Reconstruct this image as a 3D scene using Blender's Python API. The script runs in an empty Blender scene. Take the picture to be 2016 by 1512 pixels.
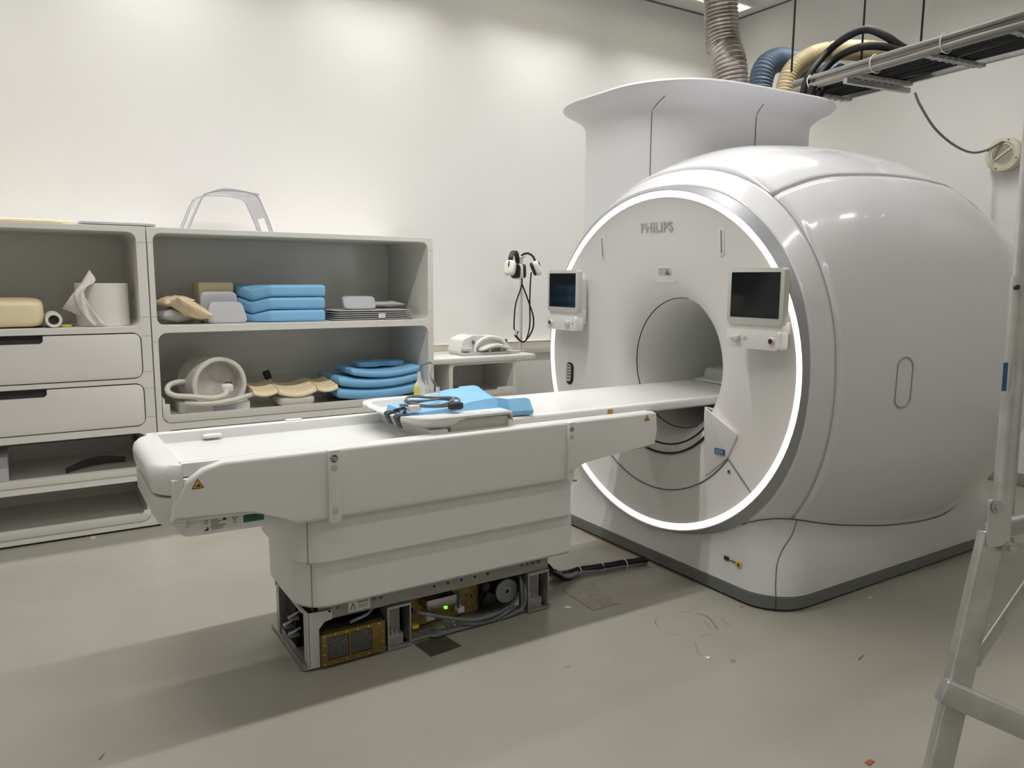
import bpy, bmesh, math, random
from mathutils import Vector, Matrix
random.seed(7)
PI = math.pi
C = bpy.context.scene.collection
SC = bpy.context.scene

# ---------------------------------------------------------------- camera
RT = Vector((0.84518246, -0.5344365, 0.00665121))
UP = Vector((0.06686798, 0.11807826, 0.99075032))
FW = Vector((0.53027849, 0.83692004, -0.13553437))
FPX, HC = 1500.0, 1.5
cam = bpy.data.cameras.new('camera')
cam.sensor_width = 36.0
cam.lens = FPX * 36.0 / 2016.0
cam.clip_start = 0.05
co = bpy.data.objects.new('camera', cam)
C.objects.link(co)
m = Matrix.Identity(4)
for i in range(3):
    m[i][0], m[i][1], m[i][2] = RT[i], UP[i], -FW[i]
m[2][3] = HC
co.matrix_world = m
SC.camera = co


def at(px, py, X=None, Y=None, Z=None, D=None):
    """World point seen at a photo pixel on a plane of known distance."""
    d = FW + RT * ((px - 1008) / FPX) - UP * ((py - 756) / FPX)
    o = Vector((0, 0, HC))
    if X is not None: t = X / d.x
    elif Y is not None: t = Y / d.y
    elif Z is not None: t = (Z - HC) / d.z
    else: t = D
    return o + d * t


# ---------------------------------------------------------------- materials
def mat(name, col, rough=0.5, metal=0.0, coat=0.0, noise=0.0, nscale=8.0, bump=0.0, bscale=200.0, spec=0.5,
        emit=None, estr=0.0, trans=0.0, alpha=1.0, sss=0.0):
    m = bpy.data.materials.new(name)
    m.use_nodes = True
    nt = m.node_tree
    b = nt.nodes['Principled BSDF']
    b.inputs['Base Color'].default_value = (*col, 1)
    b.inputs['Roughness'].default_value = rough
    b.inputs['Metallic'].default_value = metal
    b.inputs['Coat Weight'].default_value = coat
    b.inputs['Coat Roughness'].default_value = 0.04
    b.inputs['Specular IOR Level'].default_value = spec
    b.inputs['Transmission Weight'].default_value = trans
    b.inputs['Alpha'].default_value = alpha
    if emit:
        b.inputs['Emission Color'].default_value = (*emit, 1)
        b.inputs['Emission Strength'].default_value = estr
    tc = nt.nodes.new('ShaderNodeTexCoord')
    if noise > 0:
        n = nt.nodes.new('ShaderNodeTexNoise')
        n.inputs['Scale'].default_value = nscale
        n.inputs['Detail'].default_value = 6
        nt.links.new(tc.outputs['Object'], n.inputs['Vector'])
        r = nt.nodes.new('ShaderNodeMapRange')
        r.inputs['From Min'].default_value = 0.3
        r.inputs['From Max'].default_value = 0.7
        r.inputs['To Min'].default_value = 1 - noise
        r.inputs['To Max'].default_value = 1 + noise
        nt.links.new(n.outputs['Fac'], r.inputs['Value'])
        mx = nt.nodes.new('ShaderNodeVectorMath')
        mx.operation = 'SCALE'
        mx.inputs[0].default_value = col
        nt.links.new(r.outputs['Result'], mx.inputs['Scale'])
        nt.links.new(mx.outputs['Vector'], b.inputs['Base Color'])
    if bump > 0:
        n = nt.nodes.new('ShaderNodeTexNoise')
        n.inputs['Scale'].default_value = bscale
        n.inputs['Detail'].default_value = 3
        nt.links.new(tc.outputs['Object'], n.inputs['Vector'])
        bp = nt.nodes.new('ShaderNodeBump')
        bp.inputs['Strength'].default_value = bump
        bp.inputs['Distance'].default_value = 0.002
        nt.links.new(n.outputs['Fac'], bp.inputs['Height'])
        nt.links.new(bp.outputs['Normal'], b.inputs['Normal'])
    return m


M = {}
M['wall'] = mat('wall_paint', (0.80, 0.793, 0.782), 0.55, noise=0.012, nscale=1.5, bump=0.05, bscale=120)
M['ceiling'] = mat('ceiling_paint', (0.72, 0.71, 0.68), 0.7)
M['gloss'] = mat('white_gloss_shell', (0.80, 0.80, 0.83), 0.16, coat=0.6)
M['shell'] = mat('white_satin_shell', (0.80, 0.80, 0.82), 0.34)
M['baseshell'] = mat('pale_grey_base_shell', (0.66, 0.66, 0.655), 0.38)
M['face'] = mat('white_face_shell', (0.80, 0.785, 0.775), 0.4)
M['table'] = mat('white_table_plastic', (0.78, 0.78, 0.77), 0.36, bump=0.03, bscale=400)
M['top'] = mat('white_table_top', (0.83, 0.835, 0.83), 0.28)
M['rim'] = mat('silver_grey_rim', (0.36, 0.37, 0.39), 0.35, metal=0.25)
M['gap'] = mat('dark_seam_and_shade', (0.03, 0.03, 0.03), 0.8)
M['seam'] = mat('grey_seam', (0.16, 0.16, 0.16), 0.7)
M['bore'] = mat('grey_bore_liner', (0.86, 0.86, 0.83), 0.35)
M['band'] = mat('dark_grey_plinth', (0.17, 0.178, 0.178), 0.4)
M['cab'] = mat('cabinet_laminate', (0.79, 0.775, 0.735), 0.22, coat=0.2, noise=0.01, nscale=3)
M['cabback'] = mat('cabinet_back_laminate', (0.84, 0.845, 0.81), 0.14, coat=0.4)
M['black'] = mat('black_plastic', (0.012, 0.012, 0.013), 0.45)
M['rubber'] = mat('black_rubber', (0.012, 0.012, 0.013), 0.6, spec=0.25)
M['strap'] = mat('charcoal_webbing', (0.05, 0.05, 0.055), 0.8, bump=0.3, bscale=500)
M['screen'] = mat('dark_screen_glass', (0.006, 0.008, 0.013), 0.07, spec=0.6)
M['bezel'] = mat('monitor_bezel', (0.62, 0.62, 0.58), 0.35)
M['blue'] = mat('light_blue_foam', (0.24, 0.54, 0.83), 0.5, noise=0.03, nscale=6)
M['cream'] = mat('cream_vinyl', (0.88, 0.75, 0.50), 0.42, noise=0.03, nscale=8, bump=0.05, bscale=60)
M['sand'] = mat('beige_fabric', (0.80, 0.64, 0.42), 0.75, noise=0.06, nscale=12, bump=0.3, bscale=40)
M['greypad'] = mat('grey_vinyl', (0.50, 0.50, 0.53), 0.5, noise=0.03)
M['greyfab'] = mat('grey_fabric', (0.52, 0.52, 0.52), 0.8, noise=0.05, nscale=20)
M['paper'] = mat('white_paper', (0.80, 0.77, 0.72), 0.85, bump=0.2, bscale=90)
M['white'] = mat('white_plastic', (0.82, 0.82, 0.80), 0.3)
M['offwhite'] = mat('offwhite_plastic', (0.72, 0.70, 0.63), 0.4)
M['smoke'] = mat('smoky_plastic', (0.66, 0.64, 0.60), 0.25, noise=0.15, nscale=14)
M['clear'] = mat('clear_plastic', (0.66, 0.64, 0.70), 0.08, alpha=0.5)
M['clearedge'] = mat('clear_plastic_edge', (0.45, 0.43, 0.48), 0.15, alpha=0.85)
M['alu'] = mat('aluminium', (0.60, 0.595, 0.58), 0.34, metal=0.75, noise=0.12, nscale=14, bump=0.1, bscale=60)
M['steel'] = mat('galvanised_steel', (0.45, 0.45, 0.44), 0.4, metal=0.8, noise=0.1, nscale=18)
M['frame'] = mat('grey_steel', (0.30, 0.30, 0.29), 0.45, metal=0.4, noise=0.06, nscale=20)
M['brass'] = mat('brass_sheet', (0.26, 0.175, 0.045), 0.36, metal=0.75, noise=0.1, nscale=16)
M['goldplate'] = mat('yellow_passivated_plate', (0.34, 0.23, 0.075), 0.42, metal=0.6, noise=0.2, nscale=25)
M['cable'] = mat('grey_cable', (0.17, 0.18, 0.19), 0.45)
M['lcable'] = mat('light_grey_cable', (0.40, 0.395, 0.38), 0.5)
M['tcable'] = mat('taupe_cable', (0.22, 0.205, 0.185), 0.5)
M['tie'] = mat('white_tie', (0.75, 0.75, 0.73), 0.4)
M['hosebeige'] = mat('beige_hose', (0.43, 0.36, 0.21), 0.45)
M['hoseblue'] = mat('blue_grey_hose', (0.065, 0.10, 0.14), 0.5)
M['duct'] = mat('foil_duct', (0.26, 0.24, 0.22), 0.32, metal=0.85, noise=0.25, nscale=20)
M['ctube'] = mat('cream_hose', (0.72, 0.69, 0.61), 0.4)
M['speaker'] = mat('cream_speaker_plastic', (0.66, 0.62, 0.50), 0.45)
M['grille'] = mat('speaker_mesh', (0.36, 0.33, 0.26), 0.7, bump=0.6, bscale=500)
M['yellow'] = mat('warning_yellow', (0.72, 0.36, 0.04), 0.5)
M['brightyellow'] = mat('bright_yellow', (0.80, 0.62, 0.05), 0.5)
M['bluelabel'] = mat('blue_label', (0.03, 0.10, 0.28), 0.5)
M['navy'] = mat('navy_badge', (0.012, 0.025, 0.10), 0.4)
M['teal'] = mat('teal_label', (0.0, 0.16, 0.12), 0.5)
M['label'] = mat('white_label', (0.72, 0.72, 0.70), 0.5)
M['ink'] = mat('dark_ink', (0.03, 0.03, 0.03), 0.6)
M['logo'] = mat('grey_logo', (0.46, 0.46, 0.47), 0.4)
M['red'] = mat('dark_red_button', (0.14, 0.004, 0.015), 0.3)
M['orange'] = mat('orange_tape', (0.55, 0.24, 0.02), 0.5)
M['rust'] = mat('orange_brown_chip', (0.30, 0.09, 0.03), 0.7)
M['plate'] = mat('dark_floor_plate', (0.065, 0.062, 0.055), 0.5, noise=0.1, nscale=20)
M['led'] = mat('green_led', (0.2, 0.9, 0.1), 0.4, emit=(0.25, 1.0, 0.1), estr=.9)
M['ring'] = mat('light_ring_diffuser', (0.9, 0.88, 0.85), 0.4, emit=(1.0, 0.91, 0.86), estr=.98)
M['lamp'] = mat('lamp_diffuser', (0.9, 0.9, 0.8), 0.4, emit=(1.0, 0.95, 0.72), estr=2.5)
M['trunk'] = mat('beige_trunking', (0.62, 0.59, 0.50), 0.45)
M['basegrey'] = mat('grey_skirting', (0.30, 0.29, 0.27), 0.5)
M['devgrey'] = mat('pale_grey_plastic', (0.55, 0.55, 0.56), 0.4)
M['chrome'] = mat('bolt_steel', (0.55, 0.55, 0.54), 0.3, metal=0.9)
M['copper'] = mat('copper_wire', (0.35, 0.09, 0.04), 0.45)


def floor_material():
    m = bpy.data.materials.new('floor_vinyl')
    m.use_nodes = True
    nt = m.node_tree
    b = nt.nodes['Principled BSDF']
    L = nt.links.new
    tc = nt.nodes.new('ShaderNodeTexCoord')

    def noise(scale, detail, rough=0.5, dist=0.0):
        n = nt.nodes.new('ShaderNodeTexNoise')
        n.inputs['Scale'].default_value = scale
        n.inputs['Detail'].default_value = detail
        n.inputs['Roughness'].default_value = rough
        n.inputs['Distortion'].default_value = dist
        L(tc.outputs['Object'], n.inputs['Vector'])
        return n.outputs['Fac']

    def mr(v, a, b_, c, d):
        r = nt.nodes.new('ShaderNodeMapRange')
        r.inputs['From Min'].default_value = a
        r.inputs['From Max'].default_value = b_
        r.inputs['To Min'].default_value = c
        r.inputs['To Max'].default_value = d
        L(v, r.inputs['Value'])
        return r.outputs['Result']

    def mixc(f, c1, c2):
        x = nt.nodes.new('ShaderNodeMix')
        x.data_type = 'RGBA'
        L(f, x.inputs[0])
        for s, c in ((6, c1), (7, c2)):
            if isinstance(c, tuple): x.inputs[s].default_value = (*c, 1)
            else: L(c, x.inputs[s])
        return x.outputs[2]
    base = mixc(mr(noise(1.3, 5), 0.35, 0.65, 0, 1), (0.318, 0.304, 0.258), (0.345, 0.330, 0.282))
    spk = mixc(mr(noise(38, 4, 0.6), 0.70, 0.78, 0, 0.5), base, (0.16, 0.14, 0.11))
    scuff = mixc(mr(noise(5.5, 8, 0.7, 1.5), 0.68, 0.76, 0, 0.35), spk, (0.20, 0.18, 0.15))
    pale = mixc(mr(noise(3.0, 6, 0.65, 2.5), 0.66, 0.78, 0, 0.25), scuff, (0.5, 0.49, 0.43))
    L(pale, b.inputs['Base Color'])
    L(mr(noise(4, 6), 0.3, 0.7, 0.30, 0.46), b.inputs['Roughness'])
    return m


M['floor'] = floor_material()


# ---------------------------------------------------------------- object helpers
def wloc(o):
    v = Vector((0, 0, 0))
    while o:
        v += o.location
        o = o.parent
    return v


def link_mesh(name, me, material, parent=None, smooth=True):
    for mm in (material if isinstance(material, (list, tuple)) else [material]):
        me.materials.append(M[mm] if isinstance(mm, str) else mm)
    o = bpy.data.objects.new(name, me)
    C.objects.link(o)
    if parent:
        off = wloc(parent)
        me.transform(Matrix.Translation(-off))
        o.parent = parent
    if smooth:
        me.shade_smooth()
        me.set_sharp_from_angle(angle=math.radians(38))
    return o


def obj(name, bm, material, parent=None, smooth=True):
    bmesh.ops.recalc_face_normals(bm, faces=bm.faces[:])
    me = bpy.data.meshes.new(name)
    bm.to_mesh(me)
    bm.free()
    return link_mesh(name, me, material, parent, smooth)


def thing(name, label, cat, loc=(0, 0, 0), group=None):
    o = bpy.data.objects.new(name, None)
    o.empty_display_size = 0.1
    C.objects.link(o)
    o.location = loc
    return tag(o, label, cat, group)


def tag(o, label, cat, group=None):
    o['label'] = label
    o['category'] = cat
    if group: o['group'] = group
    return o


def origin_to_base(o):
    """Move a one-mesh thing's origin to the middle of its base."""
    vs = [v.co for v in o.data.vertices]
    b = Vector(((min(v.x for v in vs) + max(v.x for v in vs)) / 2, (min(v.y for v in vs) + max(v.y for v in vs)) / 2,
                min(v.z for v in vs)))
    o.data.transform(Matrix.Translation(-b))
    o.location = b
    return o


def struct(name, bm, material):
    o = obj(name, bm, material)
    o['kind'] = 'structure'
    return o


def NB(): return bmesh.new()


def box(bm, x0, x1, y0, y1, z0, z1, bev=0.0, seg=2, mtx=None):
    vs = [bm.verts.new((x, y, z)) for x in (x0, x1) for y in (y0, y1) for z in (z0, z1)]
    fs = []
    for q in ((0, 1, 3, 2), (4, 6, 7, 5), (0, 4, 5, 1), (2, 3, 7, 6), (0, 2, 6, 4), (1, 5, 7, 3)):
        fs.append(bm.faces.new([vs[i] for i in q]))
    out = vs
    if bev > 0:
        es = list({e for f in fs for e in f.edges})
        r = bmesh.ops.bevel(bm, geom=es, offset=bev, segments=seg, profile=0.5, affect='EDGES', clamp_overlap=True)
        out = list({v for f in r['faces'] for v in f.verts} | {v for v in vs if v.is_valid})
    if mtx is not None:
        bmesh.ops.transform(bm, matrix=mtx, verts=[v for v in out if v.is_valid])
    return out


def axis_map(axis):
    # maps (u, v, w) to world: u,v in-plane, w along axis
    if axis == 'Y': return lambda u, v, w: (u, w, v)
    if axis == 'X': return lambda u, v, w: (w, u, v)
    return lambda u, v, w: (u, v, w)


def round_poly(pts, r, seg=5):
    """Round each corner of a polygon; r is a number or a list."""
    out = []
    n = len(pts)
    for i, p in enumerate(pts):
        rr = r[i] if isinstance(r, (list, tuple)) else r
        p = Vector(p)
        a, b = Vector(pts[i - 1]), Vector(pts[(i + 1) % n])
        d1, d2 = (a - p), (b - p)
        l1, l2 = d1.length, d2.length
        if rr <= 0:
            out.append(tuple(p)); continue
        d1.normalize(); d2.normalize()
        ang = d1.angle(d2)
        t = min(rr / math.tan(ang / 2), l1 * 0.49, l2 * 0.49)
        p1, p2 = p + d1 * t, p + d2 * t
        for k in range(seg + 1):
            s = k / seg
            out.append(tuple(p1 * (1 - s) ** 2 + p * 2 * s * (1 - s) + p2 * s * s))
    return out


def rrect(x0, x1, y0, y1, r, seg=6):
    pts = []
    r = min(r, (x1 - x0) / 2 - 1e-5, (y1 - y0) / 2 - 1e-5)
    for cx, cy, a0 in ((x1 - r, y1 - r, 0), (x0 + r, y1 - r, 90), (x0 + r, y0 + r, 180), (x1 - r, y0 + r, 270)):
        for k in range(seg + 1):
            a = math.radians(a0 + 90 * k / seg)
            pts.append((cx + r * math.cos(a), cy + r * math.sin(a)))
    return pts


def prism(bm, pts, axis, a, b, bev=0.0, seg=3, mtx=None):
    f = axis_map(axis)
    lo = [bm.verts.new(f(u, v, a)) for u, v in pts]
    hi = [bm.verts.new(f(u, v, b)) for u, v in pts]
    n = len(pts)
    f1 = bm.faces.new(lo)
    f2 = bm.faces.new(hi[::-1])
    for i in range(n):
        bm.faces.new((lo[i], lo[(i + 1) % n], hi[(i + 1) % n], hi[i]))
    vs = lo + hi
    if bev > 0:
        es = list(f1.edges) + list(f2.edges)
        r = bmesh.ops.bevel(bm, geom=es, offset=bev, segments=seg, profile=0.5, affect='EDGES', clamp_overlap=True)
        vs = [v for v in vs if v.is_valid] + [v for f_ in r['faces'] for v in f_.verts]
        vs = list(set(vs))
    if mtx is not None:
        bmesh.ops.transform(bm, matrix=mtx, verts=vs)
    return vs


def loft(bm, rings, closed=True, cap0=False, cap1=False):
    rv = [[bm.verts.new(p) for p in r] for r in rings]
    n = len(rv[0])
    for a, b in zip(rv, rv[1:]):
        for i in range(n if closed else n - 1):
            j = (i + 1) % n
            bm.faces.new((a[i], a[j], b[j], b[i]))
    if cap0: bm.faces.new(rv[0][::-1])
    if cap1: bm.faces.new(rv[-1])
    return rv


def frame_of(d):
    d = d.normalized()
    u = d.cross(Vector((0, 0, 1)))
    if u.length < 1e-3: u = Vector((1, 0, 0))
    u.normalize()
    return u, d.cross(u).normalized()


def smooth_path(pts, k=8):
    """Catmull-Rom through points."""
    P = [Vector(p) for p in pts]
    if len(P) < 3: return P
    P = [P[0] * 2 - P[1]] + P + [P[-1] * 2 - P[-2]]
    out = []
    for i in range(1, len(P) - 2):
        p0, p1, p2, p3 = P[i - 1:i + 3]
        for j in range(k):
            t = j / k
            out.append(0.5 * ((2 * p1) + (p2 - p0) * t + (2 * p0 - 5 * p1 + 4 * p2 - p3) * t * t + (3 * p1 - p0 - 3 * p2 + p3) * t ** 3))
    out.append(P[-2])
    return out


def tube(bm, pts, r, seg=10, k=8, smooth=True, caps=True, corr=0.0, pitch=0.02):
    P = smooth_path(pts, k) if smooth else [Vector(p) for p in pts]
    if corr > 0:
        # resample for corrugation
        L = [0]
        for a, b in zip(P, P[1:]): L.append(L[-1] + (b - a).length)
        n = max(4, int(L[-1] / (pitch / 4)))
        Q = []
        j = 0
        for i in range(n + 1):
            s = L[-1] * i / n
            while j < len(L) - 2 and L[j + 1] < s: j += 1
            t = (s - L[j]) / max(1e-9, L[j + 1] - L[j])
            Q.append(P[j].lerp(P[j + 1], t))
        P = Q
    u, v = frame_of(P[1] - P[0])
    rings = []
    for i, p in enumerate(P):
        d = (P[min(i + 1, len(P) - 1)] - P[max(i - 1, 0)]).normalized()
        u = (u - d * u.dot(d)).normalized()
        v = d.cross(u)
        rr = r(i / (len(P) - 1)) if callable(r) else r
        if corr > 0: rr += corr * (1, 0, -1, 0)[i % 4]
        rings.append([p + (u * math.cos(2 * PI * q / seg) + v * math.sin(2 * PI * q / seg)) * rr for q in range(seg)])
    loft(bm, rings, True, caps, caps)


def cyl(bm, p0, p1, r, seg=20, r2=None, bev=0.0):
    p0, p1 = Vector(p0), Vector(p1)
    d = p1 - p0
    u, v = frame_of(d)
    r2 = r if r2 is None else r2
    prof = [(0, r), (1, r2)]
    if bev > 0:
        L = d.length
        prof = [(0, r - bev), (bev / L, r), (1 - bev / L, r2), (1, r2 - bev)]
    loft(bm, [[p0 + d * t + (u * math.cos(2 * PI * q / seg) + v * math.sin(2 * PI * q / seg)) * rr for q in range(seg)] for t, rr in prof], True, True, True)


def torus(bm, c, n, R, r, seg=40, s2=10, a0=0, a1=2 * PI, sx=1.0):
    n = Vector(n)
    u, v = frame_of(n)
    c = Vector(c)
    full = abs(a1 - a0 - 2 * PI) < 1e-6
    k = seg if full else seg + 1
    rings = []
    for i in range(k):
        a = a0 + (a1 - a0) * i / seg
        d = u * math.cos(a) * sx + v * math.sin(a)
        p = c + d * R
        dd = d.normalized()
        rings.append([p + (dd * math.cos(2 * PI * q / s2) + n.normalized() * math.sin(2 * PI * q / s2)) * r for q in range(s2)])
    if full: rings.append(rings[0])
    rv = [[bm.verts.new(p) for p in r_] for r_ in (rings[:-1] if full else rings)]
    m_ = len(rv)
    for i in range(m_ if full else m_ - 1):
        a, b = rv[i], rv[(i + 1) % m_]
        for q in range(s2):
            bm.faces.new((a[q], a[(q + 1) % s2], b[(q + 1) % s2], b[q]))
    if not full:
        bm.faces.new(rv[0][::-1]); bm.faces.new(rv[-1])


def superbox(bm, c, size, e1=0.3, e2=0.3, warp=None, nu=40, nv=20, rot=None):
    """Soft rounded box."""
    w, d, h = size
    sp = lambda x, e: math.copysign(abs(x) ** e, x)
    c = Vector(c)
    rings = []
    for j in range(nv + 1):
        ph = -PI / 2 + PI * j / nv
        row = []
        for i in range(nu):
            th = 2 * PI * i / nu
            cp = sp(math.cos(ph), e1) if abs(math.cos(ph)) > 1e-6 else 0
            p = Vector((w / 2 * cp * sp(math.cos(th), e2), d / 2 * cp * sp(math.sin(th), e2), h / 2 * sp(math.sin(ph), e1)))
            if warp: p = Vector(warp(p))
            if rot is not None: p = rot @ p
            row.append(c + p)
        rings.append(row)
    loft(bm, rings[1:-1], True, True, True)


def pillow(bm, c, size, rot=None, wrinkle=0.003, n=20, pinch=0.12):
    """A filled cloth bag, thin at its seams."""
    w, d, h = size
    c = Vector(c)
    ph = random.random() * 6
    for sgn in (1, -1):
        g = []
        for i in range(n + 1):
            row = []
            for j in range(n + 1):
                u, v = -1 + 2 * i / n, -1 + 2 * j / n
                t = ((1 - abs(u) ** 2.6) * (1 - abs(v) ** 2.6)) ** 0.5
                x = w / 2 * u * (1 - pinch * (1 - v * v) * abs(u))
                y = d / 2 * v * (1 - pinch * (1 - u * u) * abs(v))
                z = sgn * h / 2 * t + wrinkle * t * (math.sin(7 * u + 3 * v + ph) + math.sin(9 * v - 4 * u + ph * 2))
                p = Vector((x, y, z))
                if rot is not None: p = rot @ p
                row.append(bm.verts.new(c + p))
            g.append(row)
        for i in range(n):
            for j in range(n):
                bm.faces.new((g[i][j], g[i + 1][j], g[i + 1][j + 1], g[i][j + 1]))
    bmesh.ops.remove_doubles(bm, verts=bm.verts[:], dist=1e-5)


def curve_mesh(cu, mtx):
    tmp = bpy.data.objects.new('tmp', cu)
    C.objects.link(tmp)
    dg = bpy.context.evaluated_depsgraph_get()
    dg.update()
    me = bpy.data.meshes.new_from_object(tmp.evaluated_get(dg))
    bpy.data.objects.remove(tmp)
    bpy.data.curves.remove(cu)
    me.transform(mtx)
    return me


def plate_mesh(outer, holes, a, b, axis='Y', bev=0.0):
    """Plate with rounded openings, extruded from a to b along the axis."""
    cu = bpy.data.curves.new('plate', 'CURVE')
    cu.dimensions = '2D'
    cu.fill_mode = 'BOTH'
    for pts in [outer] + holes:
        s = cu.splines.new('POLY')
        s.points.add(len(pts) - 1)
        for i, p in enumerate(pts): s.points[i].co = (p[0], p[1], 0, 1)
        s.use_cyclic_u = True
    cu.extrude = (b - a) / 2 - bev
    cu.bevel_depth = bev
    cu.bevel_resolution = 1
    if bev > 0: cu.offset = -bev
    mid = (a + b) / 2
    if axis == 'Y': mt = Matrix(((1, 0, 0, 0), (0, 0, 1, mid), (0, 1, 0, 0), (0, 0, 0, 1)))
    elif axis == 'X': mt = Matrix(((0, 0, 1, mid), (1, 0, 0, 0), (0, 1, 0, 0), (0, 0, 0, 1)))
    else: mt = Matrix.Translation((0, 0, mid))
    me = curve_mesh(cu, mt)
    if axis == 'Y': me.flip_normals()
    return me


def text_mesh(s, size, origin, ux, uy, ext=0.0006, bold=0.0, align='CENTER', space=1.0):
    cu = bpy.data.curves.new('txt', 'FONT')
    cu.body = s
    cu.size = size
    cu.extrude = ext
    cu.offset = bold
    cu.space_character = space
    cu.align_x = align
    cu.align_y = 'CENTER'
    ux, uy = Vector(ux).normalized(), Vector(uy).normalized()
    n = ux.cross(uy)
    mt = Matrix.Identity(4)
    for i in range(3):
        mt[i][0], mt[i][1], mt[i][2], mt[i][3] = ux[i], uy[i], n[i], origin[i]
    return curve_mesh(cu, mt)


def basis(o, ux, uy):
    ux, uy = Vector(ux).normalized(), Vector(uy).normalized()
    n = ux.cross(uy)
    mt = Matrix.Identity(4)
    for i in range(3):
        mt[i][0], mt[i][1], mt[i][2], mt[i][3] = ux[i], uy[i], n[i], o[i]
    return mt


def warning_sign(parent, o, ux, uy, s, name='warning_sticker'):
    """Triangle sticker: yellow with dark border and mark."""
    mt = basis(o, ux, uy)
    bm = NB()
    prism(bm, round_poly([(-s / 2, -s * .43), (s / 2, -s * .43), (0, s * .43)], s * .05), 'Z', 0, .0010, mtx=mt)
    st = obj(name, bm, 'ink', parent)
    bm = NB()
    q = s * .80
    prism(bm, [(-q / 2, -q * .46), (q / 2, -q * .46), (0, q * .40)], 'Z', .0010, .0016, mtx=mt)
    obj('yellow_field', bm, 'yellow', st)
    bm = NB()
    prism(bm, [(-s * .22, -s * .28), (s * .24, -s * .28), (s * .10, -s * .02), (-s * .02, -s * .12)], 'Z', .0016, .0021, mtx=mt)
    obj('pictogram', bm, 'ink', st)
    return st


def dup(root, delta, label=None, cat=None):
    r = root.copy(); C.objects.link(r)
    r.location = root.location + Vector(delta)
    if label: r['label'] = label
    for ch in list(root.children):
        c = ch.copy(); C.objects.link(c); c.parent = r
        for g in list(ch.children):
            d = g.copy(); C.objects.link(d); d.parent = c
    return r


# ================================================================ ROOM
X0, X1, Y0, Y1, ZC = -2.6, 6.17, -2.6, 5.68, 4.09
bm = NB(); box(bm, X0 - .1, X1 + .1, Y0 - .1, Y1 + .1, -.1, 0); struct('floor', bm, 'floor')
bm = NB(); box(bm, X0 - .1, X1 + .1, Y0 - .1, Y1 + .1, ZC, ZC + .1); struct('ceiling', bm, 'ceiling')
bm = NB(); box(bm, X0, X1, Y1, Y1 + .1, 0, ZC); struct('wall_back', bm, 'wall')
bm = NB(); box(bm, X1, X1 + .1, Y0, Y1 + .1, 0, ZC); struct('wall_right', bm, 'wall')
bm = NB(); box(bm, X0 - .1, X0, Y0, Y1, 0, ZC); struct('wall_left', bm, 'wall')
bm = NB(); box(bm, X0, X1, Y0 - .1, Y0, 0, ZC); struct('wall_front', bm, 'wall')
bm = NB(); box(bm, X1 - .012, X1, Y0, Y1, 0, .10, .003); struct('baseboard_right', bm, 'basegrey')
bm = NB(); box(bm, X0, X1 - .012, Y1 - .012, Y1, 0, .10, .003); struct('baseboard_back', bm, 'basegrey')
bm = NB(); box(bm, 2.46, X1 - .02, Y1 - .06, Y1, .855, .955, .004); box(bm, 2.46, X1 - .02, Y1 - .065, Y1, .955, .968, .003)
struct('trim_1', bm, 'trunk')
# shadow joint where ceiling meets the walls
bm = NB(); box(bm, X0, X1, Y1 - .012, Y1, ZC - .012, ZC); struct('trim_2', bm, 'seam')
bm = NB(); box(bm, X1 - .012, X1, Y0, Y1 - .012, ZC - .012, ZC); struct('trim_3', bm, 'seam')

# ---------------------------------------------------------------- ceiling lamps
LAMPS = [(x, 5.22) for x in (5.28, 3.8, 2.3, .8, -.7)] + [(x, 3.15) for x in (4.6, 3.1, 1.6, .1)] + [(x, 1.0) for x in (5.3, 3.8, 2.3, .8, -.7)] + [(x, -1.1) for x in (3.8, 2.3, .8, -.7)]


def ceiling_lamp(x, y, label, watts, spread):
    t = thing('ceiling_lamp', label, 'lamp', (x, y, ZC), 'fluorescent fittings on the ceiling')
    me = plate_mesh(rrect(x - .61, x + .61, y - .105, y + .105, .01, 2), [rrect(x - .585, x + .585, y - .075, y + .075, .005, 2)], ZC - .07, ZC, 'Z', .003)
    link_mesh('housing', me, 'white', t)
    bm = NB(); box(bm, x - .585, x + .585, y - .075, y + .075, ZC - .045, ZC - .035); obj('diffuser', bm, 'lamp', t)
    la = bpy.data.lights.new('lamp_light', 'AREA')
    la.shape = 'RECTANGLE'
    la.size, la.size_y = 1.16, .09
    la.energy = watts
    la.color = (1.0, 0.986, 0.97)
    la.spread = math.radians(spread)
    lo = bpy.data.objects.new('lamp_light', la)
    C.objects.link(lo)
    lo.location = (0, 0, -.05)
    lo.parent = t
    return t


ROWS = {5.22: (9.5, 96), 3.15: (19.0, 140), 1.0: (3.6, 140), -1.1: (3.0, 150)}  # last row is unseen, added to brighten the shelf interiors and near faces
protos = {}
for i, (x, y) in enumerate(LAMPS):
    if y not in protos:
        protos[y] = ceiling_lamp(x, y, 'lit strip lamp on the ceiling beside the metal duct' if i == 0 else 'unseen ceiling strip lamp like the one by the duct, overhead and outside the photo', *ROWS[y])
    else: dup(protos[y], Vector((x, y, ZC)) - protos[y].location, 'unseen ceiling strip lamp like the one by the duct, overhead and outside the photo')

# ================================================================ SCANNER
KX = [2.78, 2.95, 3.3, 3.7, 4.1, 4.45, 4.7]
KA = [.935, .955, 1.02, 1.10, 1.15, 1.10, .92]
KB = [.895, 1.03, 1.14, 1.165, 1.14, 1.03, .86]
SY, SZ, SN = 2.97, 1.077, 2.18


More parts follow.
